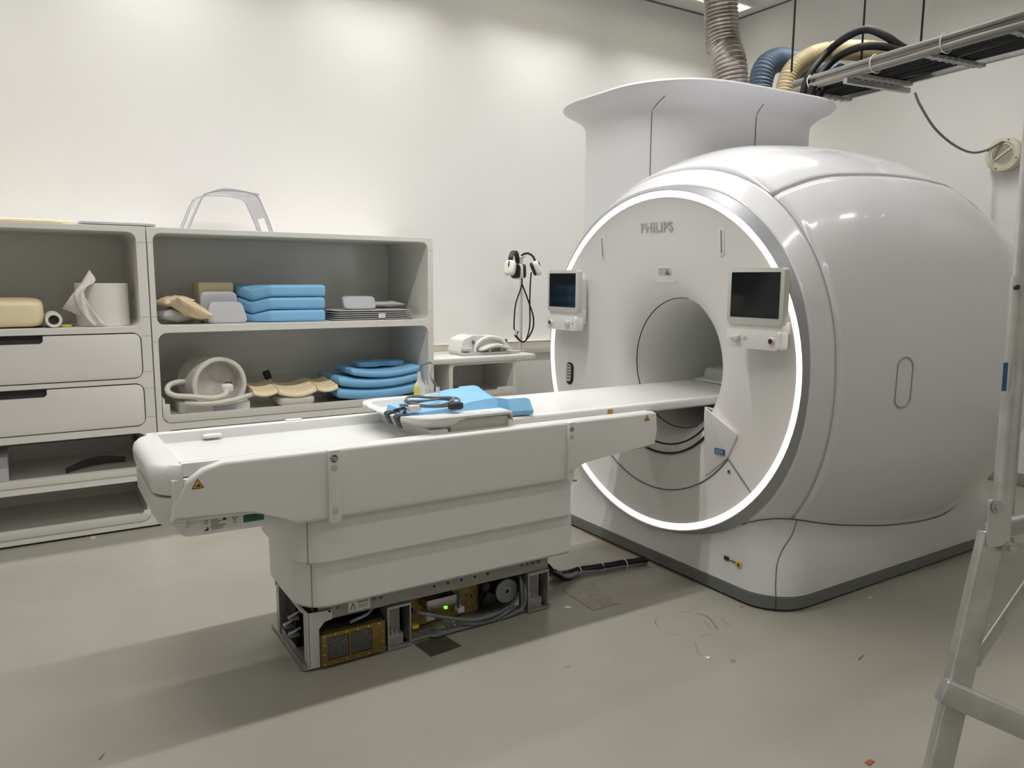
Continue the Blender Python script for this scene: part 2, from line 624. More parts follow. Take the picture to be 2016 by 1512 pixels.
def pch(K, V, x):
    n = len(K)
    d = [(V[i + 1] - V[i]) / (K[i + 1] - K[i]) for i in range(n - 1)]
    m_ = [d[0]] + [0 if d[i - 1] * d[i] <= 0 else 2 * d[i - 1] * d[i] / (d[i - 1] + d[i]) for i in range(1, n - 1)] + [d[-1]]
    x = min(max(x, K[0]), K[-1])
    for i in range(n - 1):
        if x <= K[i + 1]: break
    h = K[i + 1] - K[i]
    t = (x - K[i]) / h
    return V[i] * (2 * t ** 3 - 3 * t * t + 1) + h * m_[i] * (t ** 3 - 2 * t * t + t) + V[i + 1] * (-2 * t ** 3 + 3 * t * t) + h * m_[i + 1] * (t ** 3 - t * t)


def sec(x, th, off=0.0):
    c, s = math.cos(th), math.sin(th)
    a, b = pch(KX, KA, x) + off, pch(KX, KB, x) + off
    return Vector((x, SY + a * math.copysign(abs(c) ** (2 / SN), c), SZ + b * math.copysign(abs(s) ** (2 / SN), s)))


def ell(x, a, b, n=96, z=SZ):
    return [Vector((x, SY + a * math.cos(2 * PI * i / n), z + b * math.sin(2 * PI * i / n))) for i in range(n)]


scan = thing('mri_scanner', 'large white MRI scanner with glowing ring around its bore', 'medical scanner', (3.7, SY, 0))


def patch(name, th0, th1, x0f, x1f, material, nth=60, nx=30, off=0.0, thick=.012):
    bm = NB()
    g = []
    for i in range(nth + 1):
        th = th0 + (th1 - th0) * i / nth
        a, b = x0f(th), x1f(th)
        g.append([bm.verts.new(sec(a + (b - a) * j / nx, th, off)) for j in range(nx + 1)])
    for i in range(nth):
        for j in range(nx):
            bm.faces.new((g[i][j], g[i + 1][j], g[i + 1][j + 1], g[i][j + 1]))
    o = obj(name, bm, material, scan)
    # make normals point outwards so that the thickness goes inwards
    me = o.data
    ctr = Vector((3.7, SY, SZ)) - wloc(scan)
    f = me.polygons[len(me.polygons) // 2]
    if f.normal.dot(f.center - ctr) < 0: me.flip_normals()
    md = o.modifiers.new('thickness', 'SOLIDIFY')
    md.thickness = thick
    md.offset = -1
    return o


def seamA(th):
    # joint between the front collar and the body
    s = math.sin(th)
    return 2.885 + .095 * (0.5 - 0.5 * s) ** 0.8 if s < 1 else 2.885


g = .004
TOPA, TOPB = math.radians(127.5), math.radians(52.5)
dth = .0045
patch('front_collar', math.radians(-48), math.radians(228), lambda t: 2.786, lambda t: seamA(t) - g, 'gloss', 110, 8)
patch('top_cover', TOPB + dth, TOPA - dth, lambda t: seamA(t) + g, lambda t: 4.70, 'gloss', 40, 40)
patch('side_panel', TOPA + dth, math.radians(238), lambda t: seamA(t) + g, lambda t: 4.70, 'gloss', 60, 40)
patch('side_panel', math.radians(-58), TOPB - dth, lambda t: seamA(t) + g, lambda t: 4.70, 'gloss', 60, 40)
# seam filler and rear cover
bm = NB()
loft(bm, [[sec(2.79 + 1.90 * j / 24, 2 * PI * i / 120, -.010) for i in range(120)] for j in range(25)])
obj('seam_filler', bm, 'seam', scan)
bm = NB()
rr = []
for x, f in ((4.702, 1.0), (4.76, .985), (4.81, .95), (4.85, .88), (4.86, .78), (4.86, .42)):
    rr.append([Vector((x, SY + (sec(4.7, 2 * PI * i / 96).y - SY) * f, SZ + (sec(4.7, 2 * PI * i / 96).z - SZ) * f)) for i in range(96)])
rr.append([Vector((4.80, SY + .35 * math.cos(2 * PI * i / 96), SZ - .017 + .35 * math.sin(2 * PI * i / 96))) for i in range(96)])
loft(bm, rr)
obj('rear_cover', bm, 'gloss', scan)
# ring rim (grey) and light ring
RA, RB = .923, .876
bm = NB()
loft(bm, [ell(2.752, RA + .000, RB + .000), ell(2.748, RA + .003, RB + .004), [sec(2.783, 2 * PI * i / 96, .001) for i in range(96)], [sec(2.784, 2 * PI * i / 96, -.012) for i in range(96)]])
obj('ring_rim', bm, 'rim', scan)
bm = NB()
loft(bm, [ell(2.752, RA, RB), ell(2.7475, RA - .006, RB - .006), ell(2.7475, RA - .026, RB - .026), ell(2.758, RA - .034, RB - .034)])
lr = obj('light_ring', bm, 'ring', scan)
lr['label'] = 'glowing white ring'
# face
bm = NB()
prof = [(2.757, RA - .033, RB - .033, 0), (2.762, RA - .05, RB - .05, 0), (2.775, .80, .76, 0), (2.790, .66, .63, -.004), (2.803, .55, .53, -.010), (2.815, .475, .465, -.015),
        (2.835, .42, .415, -.017), (2.865, .383, .383, -.017), (2.905, .362, .362, -.017), (2.955, .352, .352, -.017)]
loft(bm, [ell(x, a, b, 96, SZ + dz) for x, a, b, dz in prof])
obj('front_face', bm, 'face', scan)
bm = NB()
loft(bm, [ell(2.954, .353, .353, 96, SZ - .017), ell(2.959, .348, .348, 96, SZ - .017)])
obj('bore_seam', bm, 'gap', scan)
bm = NB()
loft(bm, [ell(2.957 + 1.86 * j / 12, .350, .350, 96, SZ - .017) for j in range(13)])
obj('bore_tube', bm, 'bore', scan)
# rear bridge seen through the bore
bm = NB()
prism(bm, round_poly([(-.22, -.03), (.22, -.03), (.24, .03), (.10, .0), (-.10, .0), (-.24, .03)], .01), 'X', 3.62, 4.7, .004,
      mtx=Matrix.Translation((0, SY, .875)))
obj('bore_bridge', bm, 'white', scan)


def face_x(y, z):
    r = math.hypot((y - SY) / RA, (z - SZ) / RB)
    tb = [(p[1] / RA, p[0]) for p in prof][::-1]
    if r <= tb[0][0]: return tb[0][1]
    for (r0, x0_), (r1, x1_) in zip(tb, tb[1:]):
        if r <= r1: return x0_ + (x1_ - x0_) * (r - r0) / (r1 - r0)
    return tb[-1][1]


# lower front cover seams: arc and two short diagonals on the face
def face_line(name, yz, w=.0035, material='seam'):
    bm = NB()
    tube(bm, [(face_x(y, z) - .001, y, z) for y, z in yz], w, 6, 6)
    return obj(name, bm, material, scan)


arc = [(SY + .634 * math.sin(math.radians(a)), SZ - .043 - .634 * math.cos(math.radians(a))) for a in [-53.5 + 107 * i / 28 for i in range(29)]]
face_line('cover_seam', arc)
for sg in (-1, 1):
    face_line('cover_seam', [(SY + sg * d, z) for d, z in ((.51, .657), (.57, .612), (.64, .562), (.70, .521), (.722, .506))])
# dark bore underside bands below the table
for k, (x, r, w) in enumerate(((2.812, .470, .006), (2.835, .424, .005))):
    bm = NB()
    tube(bm, [(x - .004, SY + r * math.sin(math.radians(a)), SZ - .017 - r * math.cos(math.radians(a))) for a in range(-62, 63, 4)], w, 6, 3)
    obj('docking_seal', bm, 'gap', scan)
# docking wedge blocks each side of the table
for sg in (-1, 1):
    y = lambda d: SY + sg * d
    P = [(2.778, y(.345), .893), (2.783, y(.57), .79), (2.781, y(.51), .655), (2.784, y(.37), .53), (2.86, y(.335), .875), (2.86, y(.335), .55), (2.86, y(.5), .73)]
    bm = NB()
    bmesh.ops.convex_hull(bm, input=[bm.verts.new(p) for p in P])
    es = bm.edges[:]
    bmesh.ops.bevel(bm, geom=es, offset=.010, segments=4, affect='EDGES', profile=.5, clamp_overlap=True)
    w = obj('docking_wedge', bm, 'face', scan)
    if sg < 0:
        e1, e2 = Vector((2.783, SY - .57, .79)) - Vector((2.778, SY - .345, .893)), Vector((2.86, SY - .335, .875)) - Vector((2.778, SY - .345, .893))
        n_ = e1.cross(e2).normalized()
        if n_.z < 0: n_ = -n_
        warning_sign(w, Vector((2.778, SY - .345, .893)) + e1 * .16 + e2 * .25 + n_ * .0005, e1, n_.cross(e1), .034)

# base: plinth band and shell
def base_ring(z, dx, dy, r):
    return [Vector((p[0], p[1], z)) for p in rrect(2.735 + dx, 4.74 - dx * .5, SY - .88 + dy, SY + .88 - dy, r, 10)]


bm = NB()
loft(bm, [base_ring(.012, .006, .008, .20), base_ring(.07, 0, 0, .21)], True, True, True)
loft(bm, [base_ring(.0, .03, .03, .18), base_ring(.012, .03, .03, .18)], True, True, False)
obj('plinth', bm, 'band', scan)
bm = NB()
loft(bm, [base_ring(.068, .010, .008, .21), base_ring(.074, .004, .003, .21), base_ring(.15, .022, .008, .21), base_ring(.25, .042, .035, .21), base_ring(.33, .052, .08, .20),
          base_ring(.42, .058, .135, .18), base_ring(.47, .062, .175, .16), base_ring(.52, .09, .25, .1)], True, False, True)
obj('base_shell', bm, 'baseshell', scan)
# vertical corner seams on the base, and the joint between base and body
LV = [(.07, .004, .003, .21), (.15, .022, .008, .21), (.25, .042, .035, .21), (.33, .052, .08, .20), (.42, .058, .135, .18), (.47, .062, .175, .16)]


def base_y(X, z):
    for l0, l1 in zip(LV, LV[1:]):
        if z <= l1[0]: break
    t = (z - l0[0]) / (l1[0] - l0[0])
    dx, dy, r = [l0[k] + (l1[k] - l0[k]) * t for k in (1, 2, 3)]
    xc = 2.735 + dx + r
    y0 = SY - .88 + dy
    if X >= xc: return y0
    return y0 + r - math.sqrt(max(0, r * r - (xc - X) ** 2))


for sg in (1, -1):
    pts = []
    for X, z in ((2.80, .072), (2.805, .12), (2.815, .17), (2.83, .22), (2.865, .28), (2.925, .335), (2.99, .392)):
        y = base_y(X, z) - .001
        pts.append((X, SY + (y - SY) * sg, z))
    bm = NB(); tube(bm, pts, .0026, 6, 6); obj('corner_seam', bm, 'seam', scan)
    bm = NB(); cyl(bm, (2.799, SY + (base_y(2.80, .07) - .003 - SY) * sg, .014), (2.799, SY + (base_y(2.80, .07) - .003 - SY) * sg, .07), .002, 6); obj('plinth_seam', bm, 'gap', scan)
    pts = []
    for i in range(60):
        X = 2.79 + 1.62 * i / 59
        prev = None
        for k in range(400):
            p = sec(X, PI + (PI / 2) * (.05 + .95 * k / 399))
            if not .09 < p.z < .50: prev = None; continue
            f_ = p.y - base_y(X, p.z)
            if prev and prev[0] * f_ <= 0:
                q = prev[1].lerp(p, prev[0] / (prev[0] - f_ + 1e-12))
                pts.append(Vector((X, SY + (q.y - .001 - SY) * sg, q.z)))
                break
            prev = (f_, p)
    if len(pts) > 3:
        bm = NB(); tube(bm, pts, .004, 6, 2); obj('base_joint', bm, 'seam', scan)

# grip recess on the side panel
bm = NB()
gy = sec(3.335, math.radians(177)).y
gp = rrect(3.335 - .045, 3.335 + .045, 1.05 - .115, 1.05 + .115, .045, 8)
pts = [(u, sec(u, math.pi - math.asin(max(-1, min(1, abs((v - SZ) / 1.145) ** (SN / 2))) ) * (1 if v > SZ else -1)).y - .002, v) for u, v in gp]
tube(bm, pts + [pts[0]], .0032, 6, 2)
obj('grip_recess', bm, 'rim', scan)
# speaker slots on the face
def face_basis(y, z, lift):
    c_ = Vector((face_x(y, z), y, z))
    ty = (Vector((face_x(y - .03, z), y - .03, z)) - Vector((face_x(y + .03, z), y + .03, z))).normalized()
    tz = (Vector((face_x(y, z + .03), y, z + .03)) - Vector((face_x(y, z - .03), y, z - .03))).normalized()
    n = ty.cross(tz).normalized()
    tz = n.cross(ty)
    return basis(c_ + n * lift, ty, tz)


for y in (3.43, 2.55):
    mt = face_basis(y, 1.685, 0)
    bm = NB(); prism(bm, rrect(-.017, .017, -.068, .068, .017), 'Z', -.02, .0035, .001, mtx=mt); s = obj('slot', bm, 'white', scan)
    bm = NB(); prism(bm, rrect(-.0055, .0055, -.054, .054, .0055), 'Z', .002, .0042, mtx=mt); obj('slot_opening', bm, 'rim', s)
# laser window above the bore
mt = face_basis(2.957, 1.535, 0)
bm = NB()
prism(bm, round_poly([(-.082, -.045), (-.045, .038), (.05, .038), (.075, -.045)], .014), 'Z', -.03, .0025, .002, mtx=mt)
s = obj('laser_window', bm, 'face', scan)
bm = NB(); prism(bm, round_poly([(-.052, -.008), (-.042, .034), (.046, .034), (.053, -.008)], .010), 'Z', -.01, .0032, mtx=mt); obj('window_recess', bm, 'devgrey', s)
q = mt @ Vector((.018, .012, .0034))
warning_sign(s, q, mt.to_3x3() @ Vector((1, 0, 0)), mt.to_3x3() @ Vector((0, 1, 0)), .036)
# logo
def face_frame(y, z, dz=.04):
    p0, p1 = Vector((face_x(y, z - dz), y, z - dz)), Vector((face_x(y, z + dz), y, z + dz))
    return (p0 + p1) / 2, (p1 - p0).normalized()


fc_, fu_ = face_frame(3.0, 1.772)
fn_ = Vector((0, -1, 0)).cross(fu_)
me = text_mesh('PHILIPS', .070, fc_ + fn_ * .003, (0, -1, 0), fu_, .001, .0012, space=1.08)
link_mesh('logo_lettering', me, 'logo', scan, False)
# oval oxygen / control sticker at left
lx = face_x(3.72, .935) - .001
bm = NB(); prism(bm, rrect(3.725 - .034, 3.725 + .034, .935 - .068, .935 + .068, .034, 8), 'X', lx - .004, lx + .02, .001); s = obj('oval_panel', bm, 'black', scan)
bm = NB()
prism(bm, rrect(3.725 - .018, 3.725 + .030, .935 - .048, .935 + .056, .018, 8), 'X', lx - .007, lx - .004)
obj('button_plate', bm, 'devgrey', s)
bm = NB()
for q in range(5):
    box(bm, lx - .0085, lx - .007, 3.712, 3.742, .905 + q * .018, .910 + q * .018)
obj('button_marks', bm, 'ink', s)
# blue label, lock and service label
bm = NB(); box(bm, 2.7725, 2.79, 2.475, 2.535, .672, .698); s = obj('blue_label', bm, 'bluelabel', scan)
bm = NB()
for q in range(3): box(bm, 2.7718, 2.7725, 2.48, 2.53, .677 + q * .007, .6792 + q * .007)
obj('label_print', bm, 'devgrey', s)
lx = face_x(2.44, .60)
bm = NB(); cyl(bm, (lx - .004, 2.445, .598), (lx + .01, 2.445, .598), .010, 16); s = obj('cover_lock', bm, 'rim', scan)
bm = NB(); cyl(bm, (lx - .0045, 2.445, .598), (lx - .004, 2.445, .598), .005, 12); obj('lock_hole', bm, 'ink', s)
bm = NB(); box(bm, 2.752, 2.758, 2.325, 2.35, .165, .190); s = obj('service_label', bm, 'brightyellow', scan)
bm = NB(); prism(bm, [(2.328, .168), (2.347, .168), (2.3375, .187)], 'X', 2.7515, 2.752); obj('pictogram', bm, 'ink', s)
bm = NB(); box(bm, 2.755, 2.759, 2.36, 2.39, .176, .180); box(bm, 2.755, 2.759, 2.40, 2.43, .172, .190); obj('label_print', bm, 'ink', s)

# turret shroud with flange
def turret(grow, z, k=48):
    x0, x1, y0, y1 = 3.0 - grow, 4.35 + grow, 3.10 - grow, 4.15 + grow
    pts = rrect(x0, x1, y0, y1, .38 + grow * .9, 14)
    out = []
    for x, y in pts:
        if y < 3.5:   # shallow waist on the front
            y += .03 * math.exp(-((x - 3.28) / .2) ** 2)
        out.append(Vector((x, y, z)))
    return out


bm = NB()
loft(bm, [turret(0, 1.62), turret(0, 2.0), turret(0, 2.42), turret(.004, 2.45), turret(.018, 2.475), turret(.05, 2.505), turret(.10, 2.535), turret(.135, 2.552), turret(.142, 2.562),
          turret(.138, 2.572), turret(.10, 2.575), turret(.02, 2.56)], True, False, True)
obj('turret_shroud', bm, 'shell', scan)
for x in (3.03, 3.63):
    bm = NB()
    f = [turret(g_, z) for g_, z in ((0.001, 1.8), (.001, 2.42), (.005, 2.45), (.019, 2.475), (.05, 2.505))]
    pts = []
    for r_ in f:
        n_ = len(r_)
        best = None
        for i in range(n_):
            a, b = r_[i], r_[(i + 1) % n_]
            if a.y < 3.5 and b.y < 3.5 and (a.x - x) * (b.x - x) <= 0 and abs(a.x - b.x) > 1e-6:
                best = a.lerp(b, (x - a.x) / (b.x - a.x))
        if best: pts.append(best + Vector((0, -.001, 0)))
    tube(bm, pts, .0026, 6, 4)
    obj('shroud_seam', bm, 'seam', scan)


# monitors
def monitor(y0, y1, sgn, lab):
    """Touch screen with control strip; sgn=+1: button at low-y side."""
    xf = 2.690
    bm = NB()
    prism(bm, rrect(y0, y1, 1.312, 1.558, .014), 'X', xf, xf + .034, .005)
    mon = obj('monitor', bm, 'bezel', scan)
    mon['label'] = lab
    w = y1 - y0
    bm = NB(); prism(bm, rrect(y0 + w * .065, y1 - w * .065, 1.342, 1.540, .003), 'X', xf - .0012, xf + .004); obj('screen', bm, 'screen', mon)
    bm = NB()
    prism(bm, rrect(y0 + .005, y1 - .005, 1.206, 1.288, .014), 'X', xf - .006, xf + .05, .006)
    prism(bm, rrect(y0 + .012, y1 - .012, 1.270, 1.330, .010), 'X', xf + .012, xf + .075, .006)
    prism(bm, rrect(y0 + .03, y1 - .03, 1.23, 1.52, .02), 'X', xf + .03, xf + .09, .01)
    cp = obj('control_strip', bm, 'white', scan)
    cp['label'] = 'control strip under a monitor'
    yb = y0 + .045 if sgn > 0 else y1 - .045
    yk = y1 - .075 if sgn > 0 else y0 + .075
    bm = NB(); cyl(bm, (xf - .014, yb, 1.246), (xf - .005, yb, 1.246), .016, 24, bev=.002); obj('button_collar', bm, 'white', cp)
    bm = NB(); cyl(bm, (xf - .018, yb, 1.246), (xf - .013, yb, 1.246), .0115, 20, bev=.002); obj('stop_button', bm, 'red', cp)
    bm = NB(); box(bm, xf - .026, xf - .005, yk - .014, yk + .014, 1.238, 1.262, .004); box(bm, xf - .018, xf - .005, yk + .014, yk + .04, 1.246, 1.254, .002)
    obj('jog_knob', bm, 'offwhite', cp)
    bm = NB(); box(bm, xf - .0075, xf - .005, yk - .05, yk - .03, 1.242, 1.258, .001); obj('key_outline', bm, 'devgrey', cp)


monitor(2.115, 2.42, +1, 'right monitor with dark screen')
monitor(3.545, 3.845, -1, 'left monitor with dark screen')

# ================================================================ PATIENT TABLE
tab = thing('patient_table', 'white patient table with open steel base running into the scanner bore', 'medical table', (1.35, SY, 0))
YN, YF = 2.64, 3.30
side = [(.350, .70), (.61, .70), (.67, .69), (.72, .655), (.76, .622), (1.955, .622), (1.985, .64), (2.02, .69), (2.07, .706), (2.485, .718), (2.50, .80), (2.49, .878), (2.47, .886),
        (.52, .886), (.455, .868), (.40, .83), (.362, .76)]
low = [(u, min(v, .838)) for u, v in side if v < .87]
bm = NB()
prism(bm, side, 'Y', YN, YN + .045, .014, 3)
prism(bm, side, 'Y', YF - .045, YF, .014, 3)
core = [(.36, .69), (.62, .69), (.70, .67), (.76, .622), (1.955, .622), (2.02, .69), (2.07, .706), (2.48, .718), (2.485, .838), (.36, .838)]
prism(bm, core, 'Y', YN + .012, YF - .012, .004)
obj('table_body', bm, 'table', tab)
# chin under the cantilevered end
bm = NB()
prism(bm, round_poly([(.352, .71), (.385, .634), (.68, .630), (.78, .60), (.78, .71)], [.01, .04, .03, .02, 0], 5), 'Y', YN + .03, YF - .03, .012, 3)
obj('chin_panel', bm, 'table', tab)
# trough lining with raised rims
bm = NB()
box(bm, .33, 1.72, YN + .045, YF - .045, .838, .846, .003)
box(bm, .385, 2.46, YN + .030, YN + .062, .84, .888, .006)
box(bm, .36, 2.46, YF - .062, YF - .018, .84, .888, .006)
obj('trough', bm, 'top', tab)
bm = NB(); superbox(bm, (.60, YF - .072, .862), (.075, .03, .016), .5, .6); obj('end_stop', bm, 'white', tab)
bm = NB(); box(bm, .91, .98, YF - .05, YF - .02, .886, .894, .004); obj('end_stop', bm, 'white', tab)
# rounded end cap
def end_ring(z, gx, gy, r=.11):
    return [Vector((p[0], p[1], z)) for p in rrect(.300 + gx, .64, YN + gy, YF - gy, r, 8)]


def half_loft(levels, cut):
    bm = NB()
    R = []
    for z, gx, gy, r in levels:
        R.append([Vector((min(p.x, cut(z)), p.y, p.z)) for p in end_ring(z, gx, gy, r)])
    loft(bm, R, True, True, True)
    return bm


bm = half_loft([(.775, .03, .024, .10), (.785, .012, .010, .11), (.81, .004, .005, .12), (.85, .0, .004, .13), (.872, .006, .007, .13), (.884, .02, .014, .12), (.888, .045, .032, .10)],
               lambda z: .395)
obj('end_cap', bm, 'top', tab)
bm = half_loft([(.660, .06, .035, .08), (.676, .024, .014, .10), (.70, .012, .006, .11), (.774, .010, .006, .11)], lambda z: .40)
obj('end_panel', bm, 'table', tab)
warning_sign(tab, Vector((.438, YN - .0005, .822)), (1, 0, 0), (0, 0, 1), .040)
warning_sign(tab, Vector((2.425, YN - .0005, .862)), (1, 0, 0), (0, 0, 1), .034)
# rating plate and teal label on the chin
yl = YN + .0295
bm = NB(); box(bm, .452, .532, yl - .0015, yl + .004, .640, .688); box(bm, .536, .578, yl - .0015, yl + .004, .642, .688); s = obj('rating_plate', bm, 'label', tab)
bm = NB()
for k in range(6): box(bm, .478, .478 + (.035, .042, .048, .026, .034, .022)[k], yl - .0022, yl - .0015, .647 + k * .0065, .649 + k * .0065)
box(bm, .457, .470, yl - .0022, yl - .0015, .646, .651); box(bm, .465, .470, yl - .0022, yl - .0015, .651, .658)
torus(bm, (.463, yl - .0018, .677), (0, 1, 0), .0055, .0009, 16, 6)
torus(bm, (.557, yl - .0018, .678), (0, 1, 0), .0060, .0010, 16, 6)
torus(bm, (.557, yl - .0018, .662), (0, 1, 0), .0045, .0007, 16, 6)
box(bm, .518, .528, yl - .0022, yl - .0015, .674, .684)
obj('label_print', bm, 'ink', s)
bm = NB(); box(bm, .586, .656, yl - .0015, yl + .004, .654, .688); s = obj('teal_label', bm, 'teal', tab)
bm = NB()
for k in range(3): box(bm, .592, .64, yl - .0022, yl - .0015, .661 + k * .008, .6635 + k * .008)
obj('label_print', bm, 'ink', s)


# mounting bars with badge and caps
def mount_bar(x0, x1, z0, z1):
    bm = NB()
    prism(bm, round_poly([(x0, z0), (x1, z0), (x1, z1), (x0 + .004, z1)], [.014, .014, .003, .003]), 'Y', YN - .018, YN + .01, .005)
    b = obj('mounting_bar', bm, 'table', tab)
    xm = (x0 + x1) / 2
    y = YN - .018
    r = (x1 - x0) * .30
    bm = NB(); cyl(bm, (xm, y - .0012, z1 - .030), (xm, y + .002, z1 - .030), r * 1.15, 24); k = obj('badge', bm, 'label', b)
    bm = NB(); cyl(bm, (xm, y - .0018, z1 - .030), (xm, y - .001, z1 - .030), r, 24)
    o = obj('badge_disc', bm, 'navy', b)
    for dz, tx in ((.004, 'Flex'), (-.005, 'Trak')):
        link_mesh('badge_lettering', text_mesh(tx, r * .95, (xm, y - .0022, z1 - .030 + dz), (1, 0, 0), (0, 0, 1), .0003, .0003), 'label', b, False)
    for zz in (z1 - .066, z0 + .045):
        bm = NB(); torus(bm, (xm, y, zz), (0, 1, 0), r * .85, .0012, 20, 6); cyl(bm, (xm, y - .0006, zz), (xm, y + .002, zz), r * .8, 18)
        obj('cap_screw', bm, 'devgrey', b)


mount_bar(.878, .924, .612, .884)
mount_bar(1.955, 1.990, .622, .884)
bm = NB(); cyl(bm, (1.995, YN - .006, .618), (2.012, YN - .006, .618), .005, 10); obj('latch_pin', bm, 'rim', tab)


# telescopic skirts
def skirt(z0, z1, x0, x1, y0, seamx, lower):
    y1 = 2 * SY - y0
    def ring(z, g_, rl=.13):
        pts = []
        for cx, cy, a0, r in ((x1 - .012, y1 - .012, 0, .012), (x0 + rl, y1 - rl, 90, rl), (x0 + rl, y0 + rl, 180, rl), (x1 - .012, y0 + .012, 270, .012)):
            for k in range(9):
                a = math.radians(a0 + 90 * k / 8)
                rr_ = max(r - g_, .002)
                pts.append(Vector((cx + rr_ * math.cos(a), cy + rr_ * math.sin(a), z)))
        return pts
    bm = NB()
    loft(bm, [ring(z0, .018), ring(z0 + .004, .008), ring(z0 + .014, .0), ring(z1, 0)], True, True, True)
    sk = obj('telescopic_skirt', bm, 'table', tab)
    bm = NB(); tube(bm, [(seamx, y0 + .0135, z0 + .012), (seamx, y0 + .0135, z1)], .0016, 6, smooth=False); obj('skirt_seam', bm, 'seam', sk)


skirt(.440, .626, .765, 2.012, 2.668, .812, 0)
skirt(.254, .445, .785, 2.040, 2.698, .832, 1)
# seam line position follows the rounded corner; the lower support column
bm = NB(); box(bm, .95, 1.80, 2.80, 3.14, .17, .30); obj('lift_column', bm, 'frame', tab)

# tabletop
def top_section(x, z=.917):
    y0, y1 = 2.695, 3.245
    return [Vector((x, y, zz)) for y, zz in ((y0 + .012, z - .044), (y0, z - .034), (y0 - .002, z - .012), (y0 + .004, z - .002), (y0 + .014, z), (y0 + .022, z - .001), (y0 + .026, z - .004), (y0 + .034, z - .004), (y0 + .038, z - .001),
                                             (y0 + .046, z - .001), (y0 + .06, z - .006), (SY, z - .010), (y1 - .06, z - .006), (y1 - .046, z - .001), (y1 - .038, z - .001), (y1 - .034, z - .004), (y1 - .026, z - .004), (y1 - .022, z - .001),
                                             (y1 - .014, z), (y1 - .004, z - .002), (y1 + .002, z - .012), (y1, z - .034), (y1 - .012, z - .044))]


bm = NB()
loft(bm, [top_section(1.69), top_section(2.2), top_section(3.0), top_section(3.60)], True, True, True)
obj('tabletop', bm, 'top', tab)
bm = NB()
prism(bm, round_poly([(3.34, .912), (3.60, .912), (3.60, .985), (3.44, .985), (3.425, .93), (3.35, .926)], [.004, .004, .02, .02, .02, .006]), 'Y', 2.70, 3.24, .008)
obj('end_block', bm, 'white', tab)
bm = NB(); box(bm, 2.23, 2.262, 2.6925, 2.70, .872, .909, .001); obj('tape_mark', bm, 'orange', tab)
bm = NB()
box(bm, 1.42, 1.70, 2.705, 3.235, .874, .932, .010)
obj('tabletop_carrier', bm, 'offwhite', tab)
bm = NB(); box(bm, 1.47, 2.4, 2.72, 3.22, .845, .874, .004); obj('slide_rail', bm, 'seam', tab)
bm = NB()
prism(bm, round_poly([(1.345, .842), (1.405, .842), (1.405, .90), (1.325, .90), (1.34, .87)], .004), 'Y', 2.70, 3.24, .003)
obj('tray_support', bm, 'table', tab)
# head tray (boat-shaped end)
bm = NB()
R = []
NTR = 22
TX0, TX1 = 1.222, 1.685
def tray_plan(x):  # half width along the tray
    t = (x - TX0) / .13
    if t < 1:
        return .295 * (0.60 + .40 * math.sqrt(max(0, 1 - (1 - t) ** 2)))
    return .295


def tray_bottom(x):
    t = (x - TX0) / (TX1 - TX0)
    return .948 - .066 * min(1, t / .34) ** .6 if t < .45 else .882 + .05 * min(1, (t - .45) / .12)


for i in range(NTR + 1):
    x = TX0 + (TX1 - TX0) * (i / NTR) ** 1.3
    hw = tray_plan(x)
    zt = .956 if i else .952
    zb = tray_bottom(x)
    if zb > zt - .012: zb = zt - .012
    zf = max(zb + .008, .926 if x > 1.26 else zt - .004)
    sec_ = []
    outline = [(-1, zt - .006), (-.985, zt), (-.74, zt), (-.71, zf), (0, zf - .002), (.71, zf), (.74, zt), (.985, zt), (1, zt - .006), (.99, zt - .016), (.93, zb + (zt - zb) * .45), (.80, zb + .006), (.0, zb), (-.80, zb + .006), (-.93, zb + (zt - zb) * .45), (-.99, zt - .016)]
    for a, z in outline: sec_.append(Vector((x, SY + a * hw, z)))
    R.append(sec_)
R.append([Vector((1.700, p.y * .985 + SY * .015, p.z - .006)) for p in R[-1]])
R.append([Vector((1.712, p.y * .95 + SY * .05, min(p.z - .030, .905) if p.z > .915 else p.z)) for p in R[-2]])
loft(bm, R, True, True, True)
ht = obj('head_tray', bm, 'top', tab)
for y in (2.79, 2.885):
    bm = NB()
    t_ = (abs(y - SY) / .295 - .60) / .40
    xs = TX0 + .13 * (1 - math.sqrt(max(0, 1 - max(0, t_) ** 2))) - .001
    prism(bm, [(xs + .05, .9555), (xs + .05, .9595), (xs + .004, .9600), (xs - .008, .952), (xs + .012, .908), (xs + .017, .908), (xs - .002, .950), (xs + .006, .9555)], 'Y', y - .022, y + .022, .0008)
    obj('strap', bm, 'strap', ht)
bm = NB(); tube(bm, [(1.26, 2.80, .962), (1.275, 2.83, .976), (1.265, 2.86, .970), (1.25, 2.88, .962)], .006, 8); obj('strap_loop', bm, 'strap', ht)
for x in (1.50, 1.58):
    bm = NB(); prism(bm, rrect(x - .028, x + .028, 2.688, 2.713, .01), 'Z', .952, .9572, .001); obj('tray_recess', bm, 'offwhite', ht)

# ---------------- steel base
YB = 2.745
def bmbox(name, material, parent, *a, **k):
    bm = NB(); box(bm, *a, **k); return obj(name, bm, material, parent)


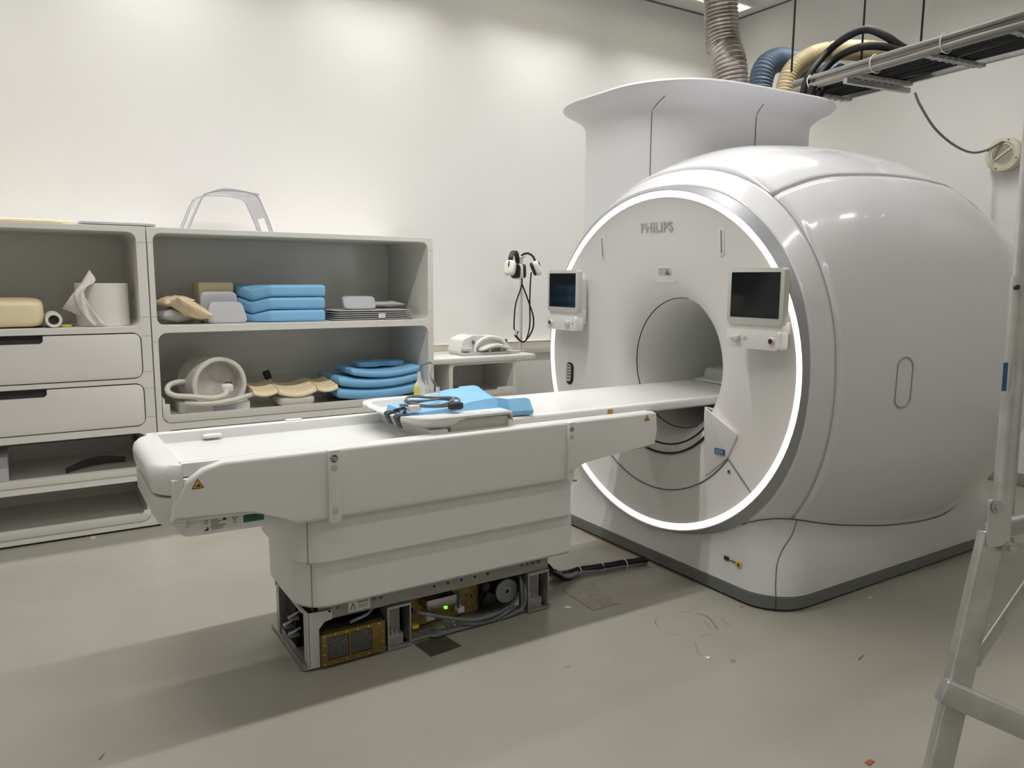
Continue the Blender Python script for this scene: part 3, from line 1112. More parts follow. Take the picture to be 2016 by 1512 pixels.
bmbox('base_plate', 'steel', tab, .80, 1.96, 2.745, 3.20, .004, .016, bev=.002)
me = plate_mesh([(.865, .192), (1.94, .188), (1.94, .262), (.865, .262)],
                [[(x + .006 * math.cos(a * PI / 6), .226 + .006 * math.sin(a * PI / 6)) for a in range(12)] for x in (1.36, 1.425, 1.49, 1.555, 1.62)], YB, YB + .006, 'Y')
cb = link_mesh('channel_beam', me, 'frame', tab, False)
bm = NB(); box(bm, .865, 1.94, YB + .006, 2.80, .250, .258); box(bm, .865, 1.94, 2.80, 3.2, .20, .258); obj('beam_web', bm, 'gap', cb)
for x in (.905, .945, 1.095, 1.125, 1.80, 1.83, 1.86, 1.89):
    bm = NB(); cyl(bm, (x, YB - .007, .228), (x, YB, .228), .009, 6); cyl(bm, (x, YB - .012, .228), (x, YB - .006, .228), .005, 8); obj('beam_bolt', bm, 'frame', cb)
bmbox('channel_beam', 'frame', tab, .82, 1.94, 3.185, 3.191, .19, .26)
bm = NB(); box(bm, .985, 1.075, YB - .0012, YB, .200, .245); s = obj('caution_label', bm, 'label', tab)
bm = NB(); prism(bm, [(.990, .207), (1.018, .207), (1.004, .236)], 'Y', YB - .0018, YB - .0012); obj('triangle_border', bm, 'ink', s)
bm = NB(); prism(bm, [(.9945, .2095), (1.0135, .2095), (1.004, .2295)], 'Y', YB - .0022, YB - .0018); obj('triangle_field', bm, 'label', s)
bm = NB(); box(bm, 1.003, 1.005, YB - .0026, YB - .0022, .215, .223); box(bm, 1.003, 1.005, YB - .0026, YB - .0022, .211, .213)
for k in range(3): box(bm, 1.024, 1.066, YB - .0018, YB - .0012, .209 + k * .006, .2105 + k * .006)
obj('label_print', bm, 'ink', s)
link_mesh('label_lettering', text_mesh('CAUTION', .010, (1.045, YB - .0018, .234), (1, 0, 0), (0, 0, 1), .0003, .0002), 'ink', s, False)


def post(x0, x1, z1):
    me = plate_mesh([(x0, .004), (x1, .004), (x1, z1), (x0, z1)], [[(x0 + .006, .016), (x1 - .006, .016), (x1 - .006, z1 - .008), (x0 + .006, z1 - .008)]], YB - .018, YB + .06, 'Y')
    p = link_mesh('steel_post', me, 'steel', tab, False)
    bmbox('post_web', 'frame', p, x0 + .006, x1 - .03, YB + .03, YB + .036, .012, z1 - .008)
    bmbox('foot_block', 'frame', p, x0 + .010, x1 - .030, YB - .006, YB + .03, .016, .060, bev=.002)
    bm = NB(); cyl(bm, (x0 + .03, YB + .012, .06), (x0 + .03, YB + .012, .088), .005, 10); cyl(bm, (x0 + .03, YB + .012, .06), (x0 + .03, YB + .012, .070), .011, 6)
    cyl(bm, (x0 + .048, YB + .010, .06), (x0 + .048, YB + .010, .074), .007, 6)
    obj('levelling_bolt', bm, 'chrome', p)


post(1.142, 1.245, .187)
post(1.822, 1.935, .187)
# left end plate and open side frame
bm = NB()
prism(bm, [(.822, .012), (.862, .012), (.862, .165), (.885, .190), (.915, .195), (.915, .232), (.822, .236)], 'Y', YB - .012, YB - .007)
box(bm, .818, .824, YB - .012, YB + .04, .012, .236)
obj('end_bracket', bm, 'devgrey', tab)
bm = NB()
box(bm, .800, .808, YB, 3.10, .012, .03); box(bm, .800, .808, 3.06, 3.10, .03, .30); box(bm, .800, .808, YB, 3.10, .24, .256)
obj('side_frame', bm, 'steel', tab)
for k, (y, z) in enumerate(((2.90, .16), (2.90, .09), (2.97, .10))):
    bm = NB(); box(bm, .795, .83, y - .02, y + .02, z - .006, z + .006); cyl(bm, (.79, y, z), (.84, y, z + .02), .006, 8); obj('terminal_block', bm, 'chrome', tab)
bmbox('inner_cover', 'rubber', tab, .83, 1.92, 2.93, 3.16, .016, .20)
# brass box with grilles
bx0, bx1, bz0, bz1, by = .868, 1.128, .012, .142, 2.722
me = plate_mesh([(bx0, bz0), (bx1, bz0), (bx1, bz1), (bx0, bz1)], [rrect(bx0 + .022, bx0 + .108, bz0 + .022, bz1 - .016, .003, 2), rrect(bx0 + .118, bx0 + .205, bz0 + .022, bz1 - .016, .003, 2)], by, by + .003, 'Y')
bb = link_mesh('brass_cover', me, 'brass', tab, False)
bm = NB(); box(bm, bx0, bx0 + .003, by + .003, by + .12, bz0, bz1); box(bm, bx1 - .003, bx1, by + .003, by + .12, bz0, bz1); box(bm, bx0, bx1, by + .003, by + .12, bz0, bz0 + .003)
box(bm, bx0, bx1, by + .003, by + .03, bz1 - .003, bz1)
obj('box_side', bm, 'brass', bb)
bmbox('dark_inside', 'gap', bb, bx0 + .005, bx1 - .005, by + .03, by + .1, bz0 + .005, bz1 - .005)
for gx0, gx1 in ((bx0 + .022, bx0 + .108), (bx0 + .118, bx0 + .205)):
    bm = NB()
    n1, n2 = 14, 11
    for k in range(1, n1): x = gx0 + (gx1 - gx0) * k / n1; box(bm, x - .0005, x + .0005, by + .002, by + .003, bz0 + .022, bz1 - .016)
    for k in range(1, n2): z = bz0 + .022 + (bz1 - bz0 - .038) * k / n2; box(bm, gx0, gx1, by + .0015, by + .0025, z - .0007, z + .0007)
    obj('wire_grille', bm, 'steel', bb, False)
for k, (x, z) in enumerate([(bx0 + .010 + i * .045, bz) for i in range(6) for bz in (bz0 + .010, bz1 - .008)] + [(bx1 - .012, .06), (bx1 - .012, .10), (bx0 + .010, .06), (bx0 + .010, .10)]):
    bm = NB(); cyl(bm, (x, by - .002, z), (x, by, z), .0035, 8); obj('cover_screw', bm, 'chrome', bb)
bm = NB(); tube(bm, [(.99, 2.74, .16), (1.02, 2.73, .172), (1.06, 2.74, .176), (1.09, 2.76, .185)], .006, 8); obj('cable', bm, 'cable', tab)
# electronics bay
me = plate_mesh([(1.262, .020), (1.63, .020), (1.63, .150), (1.60, .188), (1.262, .188)], [], 2.845, 2.85, 'Y')
ep = link_mesh('electronics_plate', me, 'goldplate', tab, False)
for k in range(14):
    x, z = 1.275 + (k * .0731) % .34, .03 + (k * .0537) % .14
    bm = NB(); cyl(bm, (x, 2.842, z), (x, 2.845, z), .004, 8); obj('plate_screw', bm, 'ink', ep)
bm = NB(); box(bm, 1.335, 1.475, 2.765, 2.845, .118, .122); box(bm, 1.335, 1.475, 2.763, 2.766, .118, .158, .001); box(bm, 1.335, 1.338, 2.766, 2.845, .118, .158); box(bm, 1.472, 1.475, 2.766, 2.845, .118, .158)
obj('metal_tray', bm, 'steel', tab)
bmbox('connector_block', 'black', tab, 1.262, 1.285, 2.79, 2.84, .105, .125)
bm = NB(); box(bm, 1.505, 1.535, 2.80, 2.84, .05, .075, .002); cb2 = obj('white_connector', bm, 'white', tab)
bm = NB(); box(bm, 1.452, 1.464, 2.825, 2.84, .072, .084); obj('status_led', bm, 'led', tab)
bm = NB(); box(bm, 1.28, 1.31, 2.79, 2.83, .035, .05, .002); obj('gold_connector', bm, 'brightyellow', tab)
bm = NB(); box(bm, 1.345, 1.385, 2.79, 2.84, .055, .075, .002); obj('grey_connector', bm, 'devgrey', tab)
bm = NB(); tube(bm, [(1.492, 2.80, .155), (1.50, 2.79, .14), (1.498, 2.79, .11), (1.503, 2.80, .08)], .005, 8); obj('blue_wire', bm, 'bluelabel', tab)
# motor
mp = at(997, 1163, Y=2.79)
bm = NB()
for r0, r1, y0, y1 in ((.056, .056, 2.785, 2.80),):
    cyl(bm, (mp.x, y0, mp.z), (mp.x, y1, mp.z), r0, 40, bev=.003)
mo = obj('motor_disc', bm, 'frame', tab)
bm = NB(); torus(bm, (mp.x, 2.784, mp.z), (0, 1, 0), .020, .0025, 30, 8); cyl(bm, (mp.x, 2.783, mp.z), (mp.x, 2.786, mp.z), .019, 24); obj('motor_hub', bm, 'rim', mo)
bm = NB(); cyl(bm, (mp.x, 2.782, mp.z), (mp.x, 2.785, mp.z), .010, 20); obj('motor_shaft_hole', bm, 'gap', mo)
bm = NB(); cyl(bm, (mp.x, 2.80, mp.z), (mp.x, 2.90, mp.z), .048, 32); obj('motor_body', bm, 'black', mo)
rot = Matrix.Translation((mp.x - .085, 2.81, mp.z - .025)) @ Matrix.Rotation(.45, 4, 'Y')
bm = NB(); box(bm, -.03, .03, -.02, .05, -.03, .03, .004, mtx=rot); obj('gearbox', bm, 'black', tab)
bm = NB(); cyl(bm, (mp.x - .10, 2.80, mp.z + .035), (mp.x - .10, 2.9, mp.z + .035), .02, 20); obj('pulley', bm, 'black', tab)
# cables in the bay
CB = [([(812, 1205), (835, 1208), (880, 1216), (930, 1220), (975, 1209), (1008, 1192)], .0075),
      ([(870, 1222), (915, 1228), (960, 1224), (1000, 1204), (1008, 1190)], .006),
      ([(830, 1244), (855, 1256), (880, 1256), (905, 1243), (950, 1232), (1000, 1215), (1030, 1195), (1034, 1165), (1028, 1140)], .008),
      ([(850, 1238), (865, 1246), (888, 1245), (920, 1236), (960, 1228)], .009),
      ([(890, 1235), (930, 1240), (975, 1238), (1010, 1224), (1027, 1195), (1026, 1150), (1022, 1128)], .0065),
      ([(872, 1224), (885, 1237), (893, 1241)], .005),
      ([(960, 1212), (990, 1206), (1020, 1200)], .009),
      ([(940, 1224), (985, 1216), (1025, 1205), (1033, 1180), (1032, 1150)], .007)]
for k, (pp, r) in enumerate(CB):
    pts = []
    for i, (a, b) in enumerate(pp):
        pts.append(at(a, b, Y=2.728 + .004 * k if 0 < i < len(pp) - 1 else 2.79))
    bm = NB(); tube(bm, [(p.x, p.y, max(p.z, .004 + r)) for p in pts], r, 8); obj('cable', bm, 'cable', tab)
p = at(893, 1241, Y=2.765)
bm = NB(); torus(bm, (p.x, p.y, max(p.z, .03)), (1, 0, .3), .016, .0025, 20, 6); obj('cable_tie', bm, 'tie', tab)

# ---------------------------------------------------------------- things on the table
# blue foam pad on the tray
bm = NB()
rg = []
for x, ya, yb, zt, bow, zb in ((1.285, 2.80, 3.05, .940, 0, .929), (1.295, 2.775, 3.07, .958, 0, .928), (1.46, 2.765, 3.09, .966, .004, .928), (1.56, 2.775, 3.155, .966, .022, .928), (1.64, 2.775, 3.165, .963, .036, .928), (1.698, 2.772, 3.168, .960, .042, .928),
                               (1.716, 2.715, 3.215, .960, .042, .9215), (1.80, 2.70, 3.215, .958, .046, .9215), (1.822, 2.70, 3.212, .950, .046, .9215), (1.830, 2.71, 3.20, .938, .044, .9215)):
    row = []
    K = 16
    for k in range(K + 1):
        v = k / K
        e = min(1, min(v, 1 - v) / .05)
        row.append(Vector((x, ya + (yb - ya) * v, zb + (zt + bow * (2 * v - 1) ** 2 - zb) * (.25 + .75 * math.sqrt(1 - (1 - e) ** 2)))))
    for k in range(K, -1, -1):
        v = k / K
        row.append(Vector((x, ya + .006 + (yb - ya - .012) * v, zb)))
    rg.append(row)
loft(bm, rg, True, True, True)
tag(origin_to_base(obj('foam_pad', bm, 'blue')), 'light blue foam pad lying across the head tray and the white tabletop', 'pad')

# coiled grey cable with white plugs
cz = .975
cab = thing('coil_cable', 'coiled grey cable with white and yellow plugs lying on the blue foam pad', 'cable', (1.3, 2.9, cz))
def px3(l, z): return [at(a, b, Z=z) for a, b in l]
bm = NB()
loop = []
for k in range(int(2.6 * 24)):
    a = 2 * PI * k / 24
    loop.append((1.40 + (.115 + .02 * math.sin(a * .37)) * math.cos(a), 2.845 + (.085 + .012 * math.cos(a * .5)) * math.sin(a), cz + .004 + .010 * k / 24 + .006 * math.sin(2.2 * a)))
tube(bm, loop, .0052, 8, 2)
obj('cable_loop', bm, 'cable', cab)
pb = at(826, 777, Z=.957)
bm = NB()
loft(bm, [[Vector((pb.x + r * math.cos(a * PI / 10), pb.y + r * .8 * math.sin(a * PI / 10), .9575 + h)) for a in range(20)] for h, r in ((0, .026), (.004, .028), (.04, .027), (.055, .020), (.068, .011), (.10, .0085), (.112, .007))], True, True, True)
pg = obj('plug', bm, 'offwhite', cab)
bm = NB(); box(bm, pb.x - .0285, pb.x - .014, pb.y - .024, pb.y + .006, .962, 1.0, .003); obj('yellow_tag', bm, 'brightyellow', pg)
p2 = at(862, 775, Y=2.98)
bm = NB()
tube(bm, [(pb.x, pb.y, 1.066), (pb.x + .012, pb.y - .01, 1.10), (pb.x + .05, pb.y - .04, 1.108), (p2.x - .012, 3.02, 1.075), (p2.x, 2.98, p2.z + .02)], .0055, 8)
obj('cable_arch', bm, 'cable', cab)
bm = NB()
cyl(bm, (p2.x, 2.98, p2.z + .03), (p2.x - .004, 2.975, p2.z), .0085, 14); cyl(bm, (p2.x - .004, 2.975, p2.z), (p2.x - .012, 2.965, .980), .013, 14, bev=.003)
obj('inline_plug', bm, 'white', cab)
p3 = at(815, 801, Z=.985)
bm = NB(); box(bm, p3.x - .024, p3.x + .024, p3.y - .02, p3.y + .02, .968, .994, .006); obj('cable_box', bm, 'white', cab)
p4 = at(897, 799, Z=.985)
bm = NB(); superbox(bm, (p4.x, p4.y, .985), (.065, .035, .032), .5, .6); obj('ferrite_clamp', bm, 'strap', cab)

# ================================================================ CABINETS
YC0, YC1 = 4.925, 5.655


def cab_body(x0, x1, ix0, ix1, holes, parent):
    H = []
    for z0, z1, r in holes: H.append(rrect(ix0, ix1, z0, z1, r, 6))
    me = plate_mesh([(x0, .012), (x1, .012), (x1, 1.79), (x0, 1.79)], H, YC0, YC1 - .02, 'Y', .003)
    o = link_mesh('carcass', me, 'cab', parent)
    bm = NB(); box(bm, x0 + .004, x1 - .004, YC1 - .022, YC1, .016, 1.786); obj('back_panel', bm, 'cabback', parent)
    bm = NB(); box(bm, x0 + .02, x1 - .02, YC0 + .012, YC1 - .02, 0, .013); obj('plinth', bm, 'gap', parent)
    return o


def tray(parent, x0, x1, z0, z1, lip_cut=.05, wide=.04, name='pull_out_tray'):
    """Pull-out tray: front lip with raised ends, bottom and sides."""
    bm = NB()
    out = [(x0, z0 + .03), (x0 + .03, z0), (x1 - .03, z0), (x1, z0 + .03), (x1, z1), (x1 - wide, z1), (x1 - wide, z0 + lip_cut), (x0 + wide, z0 + lip_cut), (x0 + wide, z1), (x0, z1)]
    prism(bm, round_poly(out, [.02, .02, .02, .02, .004, .006, .01, .01, .006, .004], 4), 'Y', YC0 - .004, YC0 + .018, .002)
    box(bm, x0 + .004, x1 - .004, YC0 + .018, YC1 - .05, z0 + .006, z0 + .022)
    box(bm, x0 + .004, x0 + .016, YC0 + .018, YC1 - .05, z0 + .022, z1 + .03)
    box(bm, x1 - .016, x1 - .004, YC0 + .018, YC1 - .05, z0 + .022, z1 + .03)
    box(bm, x0 + .016, x1 - .016, YC1 - .065, YC1 - .05, z0 + .022, z1 + .05)
    return obj(name, bm, 'cab', parent)


def drawer(parent, x0, x1, z0, z1, sx0, sx1):
    bm = NB()
    out = [(x0, z0), (x1, z0), (x1, z1), (sx1, z1), (sx1, z1 - .042), (sx0, z1 - .042), (sx0, z1), (x0, z1)]
    prism(bm, round_poly(out, [.045, .045, .045, .006, .014, .014, .006, .045], 6), 'Y', YC0 - .004, YC0 + .016, .003)
    d = obj('drawer', bm, 'cab', parent)
    bm = NB(); prism(bm, rrect(x0 - .003, x1 + .003, z0 - .003, z1 + .003, .05), 'Y', YC0 + .017, YC1 - .06); obj('drawer_shade_block', bm, 'gap', d)  # near-black block stands in for shade behind the slot and gaps


lc = thing('storage_cabinet', 'left grey-white cabinet with two drawers under an open bin', 'cabinet', (-.13, 5.29, 0))
xL0, xL1, iL0, iL1 = -.88, .603, -.81, .550
cab_body(xL0, xL1, iL0, iL1, [(1.216, 1.757, .045), (.910, 1.180, .05), (.626, .882, .05), (.334, .584, .05), (.046, .295, .05)], lc)
drawer(lc, iL0 + .006, iL1 - .006, .916, 1.174, -.32, .057)
drawer(lc, iL0 + .006, iL1 - .006, .632, .876, -.32, .057)
tray(lc, iL0 + .003, iL1 - .003, .337, .40, .038)
tray(lc, iL0 + .003, iL1 - .003, .049, .11, .038)
rc = thing('storage_cabinet', 'right grey-white cabinet with long open shelves of blue pads', 'cabinet', (1.53, 5.29, 0))
xR0, xR1, iR0, iR1 = .609, 2.452, .640, 2.408
cab_body(xR0, xR1, iR0, iR1, [(1.216, 1.757, .045), (.628, 1.172, .05), (.334, .584, .05), (.046, .295, .05)], rc)
tray(rc, iR0 + .003, iR1 - .003, .631, .745, .046)
tray(rc, iR0 + .003, iR1 - .003, .337, .40, .038)
tray(rc, iR0 + .003, iR1 - .003, .049, .11, .038)
# fine joint lines of the frame castings
for par, xs, zs in ((lc, (xL1 - .001, iL1), (1.70, 1.27, 1.16, .95, .85, .68, .56)), (rc, (xR0, iR0), (1.70, 1.27, 1.12, .56)), (rc, (iR1, xR1), (1.70, 1.27, 1.12, .70))):
    bm = NB()
    for z in zs: box(bm, min(xs) + .003, max(xs) - .003, YC0 - .0006, YC0 + .002, z - .0008, z + .0008)
    obj('frame_joint', bm, 'seam', par)
SH1 = 1.2165   # upper shelf height
SH2 = .6535    # tray floor height

# low cabinet by the wall
lw = thing('low_cabinet', 'low cream cabinet with open front and overhanging worktop, right of the tall cabinets', 'cabinet', (2.95, 5.35, 0))
bm = NB(); box(bm, 2.465, 3.435, 5.065, 5.60, .868, .910, .008); obj('worktop', bm, 'cab', lw)
me = plate_mesh([(2.66, .012), (3.262, .012), (3.262, .868), (2.66, .868)], [rrect(2.692, 3.236, .60, .862 - .012, .03, 5), rrect(2.692, 3.236, .32, .575, .03, 5), rrect(2.692, 3.236, .045, .295, .03, 5)], 5.085, 5.58, 'Y', .003)
link_mesh('carcass', me, 'cab', lw)
bm = NB(); box(bm, 2.665, 3.257, 5.58, 5.592, .016, .866); obj('back_panel', bm, 'cabback', lw)
bm = NB(); box(bm, 2.85, 3.0, 5.574, 5.58, .68, .80); obj('back_recess', bm, 'cab', lw)
bm = NB()
prism(bm, round_poly([(2.694, .602), (3.234, .602), (3.234, .662), (3.10, .662), (3.085, .642), (2.80, .642), (2.785, .662), (2.694, .662)], .006), 'Y', 5.082, 5.10, .002)
box(bm, 2.70, 3.228, 5.10, 5.56, .606, .618)
obj('pull_out_tray', bm, 'cab', lw)
bm = NB(); box(bm, 2.70, 3.23, 5.12, 5.56, 0, .013); obj('plinth', bm, 'gap', lw)

# ---------------------------------------------------------------- items: top of cabinets
bm = NB(); superbox(bm, (-.14, 5.20, 1.805), (.68, .40, .026), .5, .15); box(bm, .195, .262, 5.06, 5.40, 1.791, 1.812, .004)
tag(origin_to_base(obj('flat_pad', bm, 'cream')), 'flat cream pad lying on top of the left cabinet', 'pad')
bm = NB(); superbox(bm, (.475, 5.18, 1.8065), (.40, .42, .029), .55, .15)
tag(origin_to_base(obj('flat_pad', bm, 'greypad')), 'flat pale grey pad on top, bridging the joint of the tall cabinets', 'pad')

# clear arched coil
ar = thing('arched_coil', 'clear plastic arch standing on top of the right cabinet', 'coil', (1.07, 5.3, 1.79))
ap = [(372, 450), (384, 420), (400, 386), (418, 378), (446, 375), (482, 378), (506, 386), (518, 408), (530, 436), (537, 456)]
AY, AD = 5.12, .36
arch = smooth_path([at(a, b, Y=AY) for a, b in ap], 6)
arch = [Vector((p.x, AY, max(p.z, 1.7915))) for p in arch]
n_ = len(arch)


def arch_strip(i0, i1, y0, y1, th=.005):
    rg = []
    for i in range(i0, i1 + 1):
        p = arch[i]
        d = (arch[min(i + 1, n_ - 1)] - arch[max(i - 1, 0)]).normalized()
        nn = Vector((-d.z, 0, d.x)) * th
        a_, b_ = Vector((p.x, y0, p.z)), Vector((p.x, y1, p.z))
        rg.append([a_, b_, b_ - nn, a_ - nn])
    return rg


# legs have a cut-out window, so each is two strips and a cross band
for i0, i1 in ((0, 12), (n_ - 13, n_ - 1)):
    bm = NB()
    loft(bm, arch_strip(i0, i1, AY, AY + .07), True, True, True)
    loft(bm, arch_strip(i0, i1, AY + AD - .09, AY + AD), True, True, True)
    k0, k1 = (8, 12) if i0 == 0 else (n_ - 13, n_ - 9)
    loft(bm, arch_strip(k0, k1, AY + .07, AY + AD - .09), True, True, True)
    obj('arch_leg', bm, 'clear', ar)
bm = NB(); loft(bm, arch_strip(12, n_ - 13, AY, AY + AD), True, True, True)
obj('arch_band', bm, 'clear', ar)
bm = NB()
for yy in (AY, AY + AD): tube(bm, [Vector((p.x, yy, p.z)) for p in arch], .003, 6, smooth=False)
for yy in (AY + .07, AY + AD - .09):
    tube(bm, [Vector((p.x, yy, p.z)) for p in arch[:9]], .002, 6, smooth=False); tube(bm, [Vector((p.x, yy, p.z)) for p in arch[n_ - 9:]], .002, 6, smooth=False)
obj('arch_edge', bm, 'clearedge', ar)
tp = [at(402, 383, Y=AY - .02), at(446, 373, Y=AY - .02), at(511, 384, Y=AY - .02)]
bm = NB()
lo_ = smooth_path([Vector((p.x, AY - .02, p.z + .004)) for p in tp], 6)
loft(bm, [[p, p + Vector((0, .26, 0)), p + Vector((0, .26, -.006)), p + Vector((0, 0, -.006))] for p in lo_], True, True, True)
obj('arch_plate', bm, 'clear', ar)
bm = NB(); tube(bm, lo_, .003, 6, smooth=False); obj('plate_edge', bm, 'clearedge', ar)

# ---------------------------------------------------------------- left bin items
c0 = at(92, 620, Y=4.99)
bm = NB(); superbox(bm, (c0.x - .262, 5.20, SH1 + .0825), (.50, .44, .162), .32, .22, warp=lambda p: (p.x, p.y, p.z if p.z < 0 else p.z * (1 + .1 * p.y / .2)))
tag(origin_to_base(obj('cushion', bm, 'cream')), 'thick cream cushion lying in the left open bin', 'cushion')
r0 = at(106, 632, Y=4.97)
pr_ = thing('paper_roll', 'small white paper roll with dark core lying beside the cream cushion', 'paper roll', (r0.x, 5.06, SH1))
bm = NB()
rz = SH1 + .044
loft(bm, [[Vector((r0.x + r * math.cos(a * PI / 16), y, rz + r * math.sin(a * PI / 16))) for a in range(32)] for y, r in ((5.24, .026), (5.24, .042), (4.962, .042), (4.960, .040), (4.960, .027), (4.966, .026), (5.2, .026))])
obj('roll', bm, 'paper', pr_)
bm = NB(); cyl(bm, (r0.x, 4.975, rz), (r0.x, 5.22, rz), .0262, 24); obj('core', bm, 'gap', pr_)
t0 = at(202, 600, Y=5.11)
tr = thing('paper_towel_roll', 'big white paper towel roll standing upright, a loose sheet hanging off', 'paper roll', (t0.x, 5.11, SH1))
bm = NB()
loft(bm, [[Vector((t0.x + r * math.cos(a * PI / 28), 5.11 + r * math.sin(a * PI / 28), SH1 + z)) for a in range(56)] for z, r in ((.0, .138), (.003, .141), (.245, .139), (.248, .136), (.247, .035), (.10, .035))], True, True, True)
obj('roll', bm, 'paper', tr)
bm = NB()
# loose sheet: twisted strip peeling off the front left
strip = []
for (a, b, ya), (c, d, yb) in (((158, 560, 5.02), (176, 531, 5.06)), ((150, 568, 4.985), (188, 552, 4.99)), ((146, 578, 4.965), (170, 566, 4.955)), ((150, 592, 4.962), (166, 580, 4.951)), ((156, 608, 4.965), (176, 600, 4.949)), ((168, 626, 4.96), (190, 620, 4.948)), ((186, 642, 4.955), (210, 641, 4.952))):
    strip.append((at(a, b, Y=ya), at(c, d, Y=yb)))
L_ = smooth_path([s_[0] for s_ in strip], 4); R_ = smooth_path([s_[1] for s_ in strip], 4)
rings = []
for i, (a, b) in enumerate(zip(L_, R_)):
    row = [a.lerp(b, k / 6) + Vector((0, .006 * math.sin(k * 1.3 + i * .5), .0)) for k in range(7)]
    rings.append([Vector((p.x, p.y, max(p.z, SH1 + .002))) for p in row])
loft(bm, rings, False)
fl = [at(145, 575, Y=4.99), at(160, 590, Y=5.0), at(158, 622, Y=5.0), at(123, 607, Y=5.03)]
vs = [bm.verts.new(p) for p in fl]; bm.faces.new(vs)
o = obj('loose_sheet', bm, 'paper', tr)
md = o.modifiers.new('thickness', 'SOLIDIFY'); md.thickness = .0015
y0 = at(130, 638, Y=5.03)
yc = thing('clip', 'small yellow-handled scissors on the shelf left of the towel roll', 'clip', (y0.x, 5.03, SH1))  # small yellow object of unclear use, built as loops with a dark tip
bm = NB(); torus(bm, (y0.x, 5.03, SH1 + .0065), (0, 0, 1), .016, .005, 20, 8, sx=1.5); torus(bm, (y0.x + .012, 5.065, SH1 + .0065), (0, 0, 1), .014, .005, 20, 8, sx=1.4); obj('handle', bm, 'brightyellow', yc)
bm = NB(); box(bm, y0.x + .02, y0.x + .045, 5.035, 5.045, SH1 + .003, SH1 + .010); obj('dark_tip', bm, 'strap', yc)

# ---------------------------------------------------------------- right upper bin items
RX = lambda a, b=0, c=0: Matrix.Rotation(math.radians(a), 3, 'X') @ Matrix.Rotation(math.radians(b), 3, 'Y') @ Matrix.Rotation(math.radians(c), 3, 'Z')
bm = NB(); pillow(bm, (.795, 5.16, SH1 + .052), (.26, .24, .088), RX(0, 0, 10)); tag(origin_to_base(obj('sandbag', bm, 'greyfab')), 'grey-green sandbag, undermost of the bags at the left shelf end', 'sandbag', 'sandbags')
bm = NB(); pillow(bm, (.772, 5.15, SH1 + .137), (.20, .17, .062), RX(4, -4, 20)); tag(origin_to_base(obj('sandbag', bm, 'sand')), 'small beige sandbag lying on the grey-green one', 'sandbag', 'sandbags')
a0, a1 = at(350, 605, Y=5.06), at(400, 640, Y=5.0)
bm = NB(); pillow(bm, ((a0.x + a1.x) / 2, 5.035, SH1 + .092), (.25, .19, .080), RX(-14, 27, 14)); tag(origin_to_base(obj('sandbag', bm, 'sand')), 'big beige sandbag leaning in front, nearest to the grey pads', 'sandbag', 'sandbags')
b0 = at(420, 575, Y=5.28)
bm = NB(); box(bm, b0.x - .10, b0.x + .115, 5.22, 5.46, SH1 + .001, SH1 + .255, .01); tag(origin_to_base(obj('foam_block', bm, 'cream')), 'tan block standing at the back behind the grey pads', 'foam block')
bm = NB(); superbox(bm, (b0.x + .005, 5.175, SH1 + .099), (.23, .075, .197), .35, .25); tag(origin_to_base(obj('foam_block', bm, 'greypad')), 'grey rounded block between the tan block and the tilted pad', 'foam block')
c1 = at(445, 619, Y=5.05)
bm = NB()
superbox(bm, (c1.x, 5.045, SH1 + .068), (.225, .05, .135), .35, .2, warp=lambda p: (p.x * (1 - .12 * p.z / .065), p.y + p.z * .35, p.z))
tag(origin_to_base(obj('tilted_pad', bm, 'greypad')), 'pale grey pad leaning at the shelf front beside the sandbags', 'pad')
# blue stack: three notched foam blocks
s0, s1 = at(478, 600, Y=5.06), at(638, 600, Y=5.02)
bw = s1.x - s0.x


def blue_block(z, lab, dx):
    bm = NB()
    x0, x1 = s0.x + dx, s1.x + dx
    H, K = .078, 40
    out = round_poly([(x0 + .16, 5.005), (x1, 4.985), (x1 + .005, 5.30), (x1 - .06, 5.42), (x0 + .02, 5.42), (x0 - .01, 5.22), (x0 + .055, 5.09)], [.05, .025, .04, .05, .05, .05, .10], 8)
    cx, cy = (x0 + x1) / 2, 5.2
    rg = []
    for zz, ins in ((0, .022), (.004, .010), (.012, .002), (.022, 0), (H - .022, 0), (H - .012, .002), (H - .004, .010), (H, .022)):
        row = []
        for u, v in out:
            d_ = Vector((u - cx, v - cy))
            k_ = 1 - ins / d_.length
            dip = .028 * math.exp(-((u - x0 - .05) / .07) ** 2) * math.exp(-((v - 5.10) / .09) ** 2)
            row.append(Vector((cx + d_.x * k_, cy + d_.y * k_, z + zz - (dip if z > SH1 + .02 or zz > .03 else 0))))
        rg.append(row)
    loft(bm, rg, True, True, True)
    tag(origin_to_base(obj('foam_cushion', bm, 'blue')), lab, 'cushion', 'blue foam blocks stacked on the upper shelf')


blue_block(SH1 + .001, 'blue foam block, bottom of the upper-shelf stack of three', 0)
blue_block(SH1 + .0825, 'blue foam block, middle of the upper-shelf stack of three', .002)
blue_block(SH1 + .1640, 'blue foam block, top of the upper-shelf stack of three', .006)
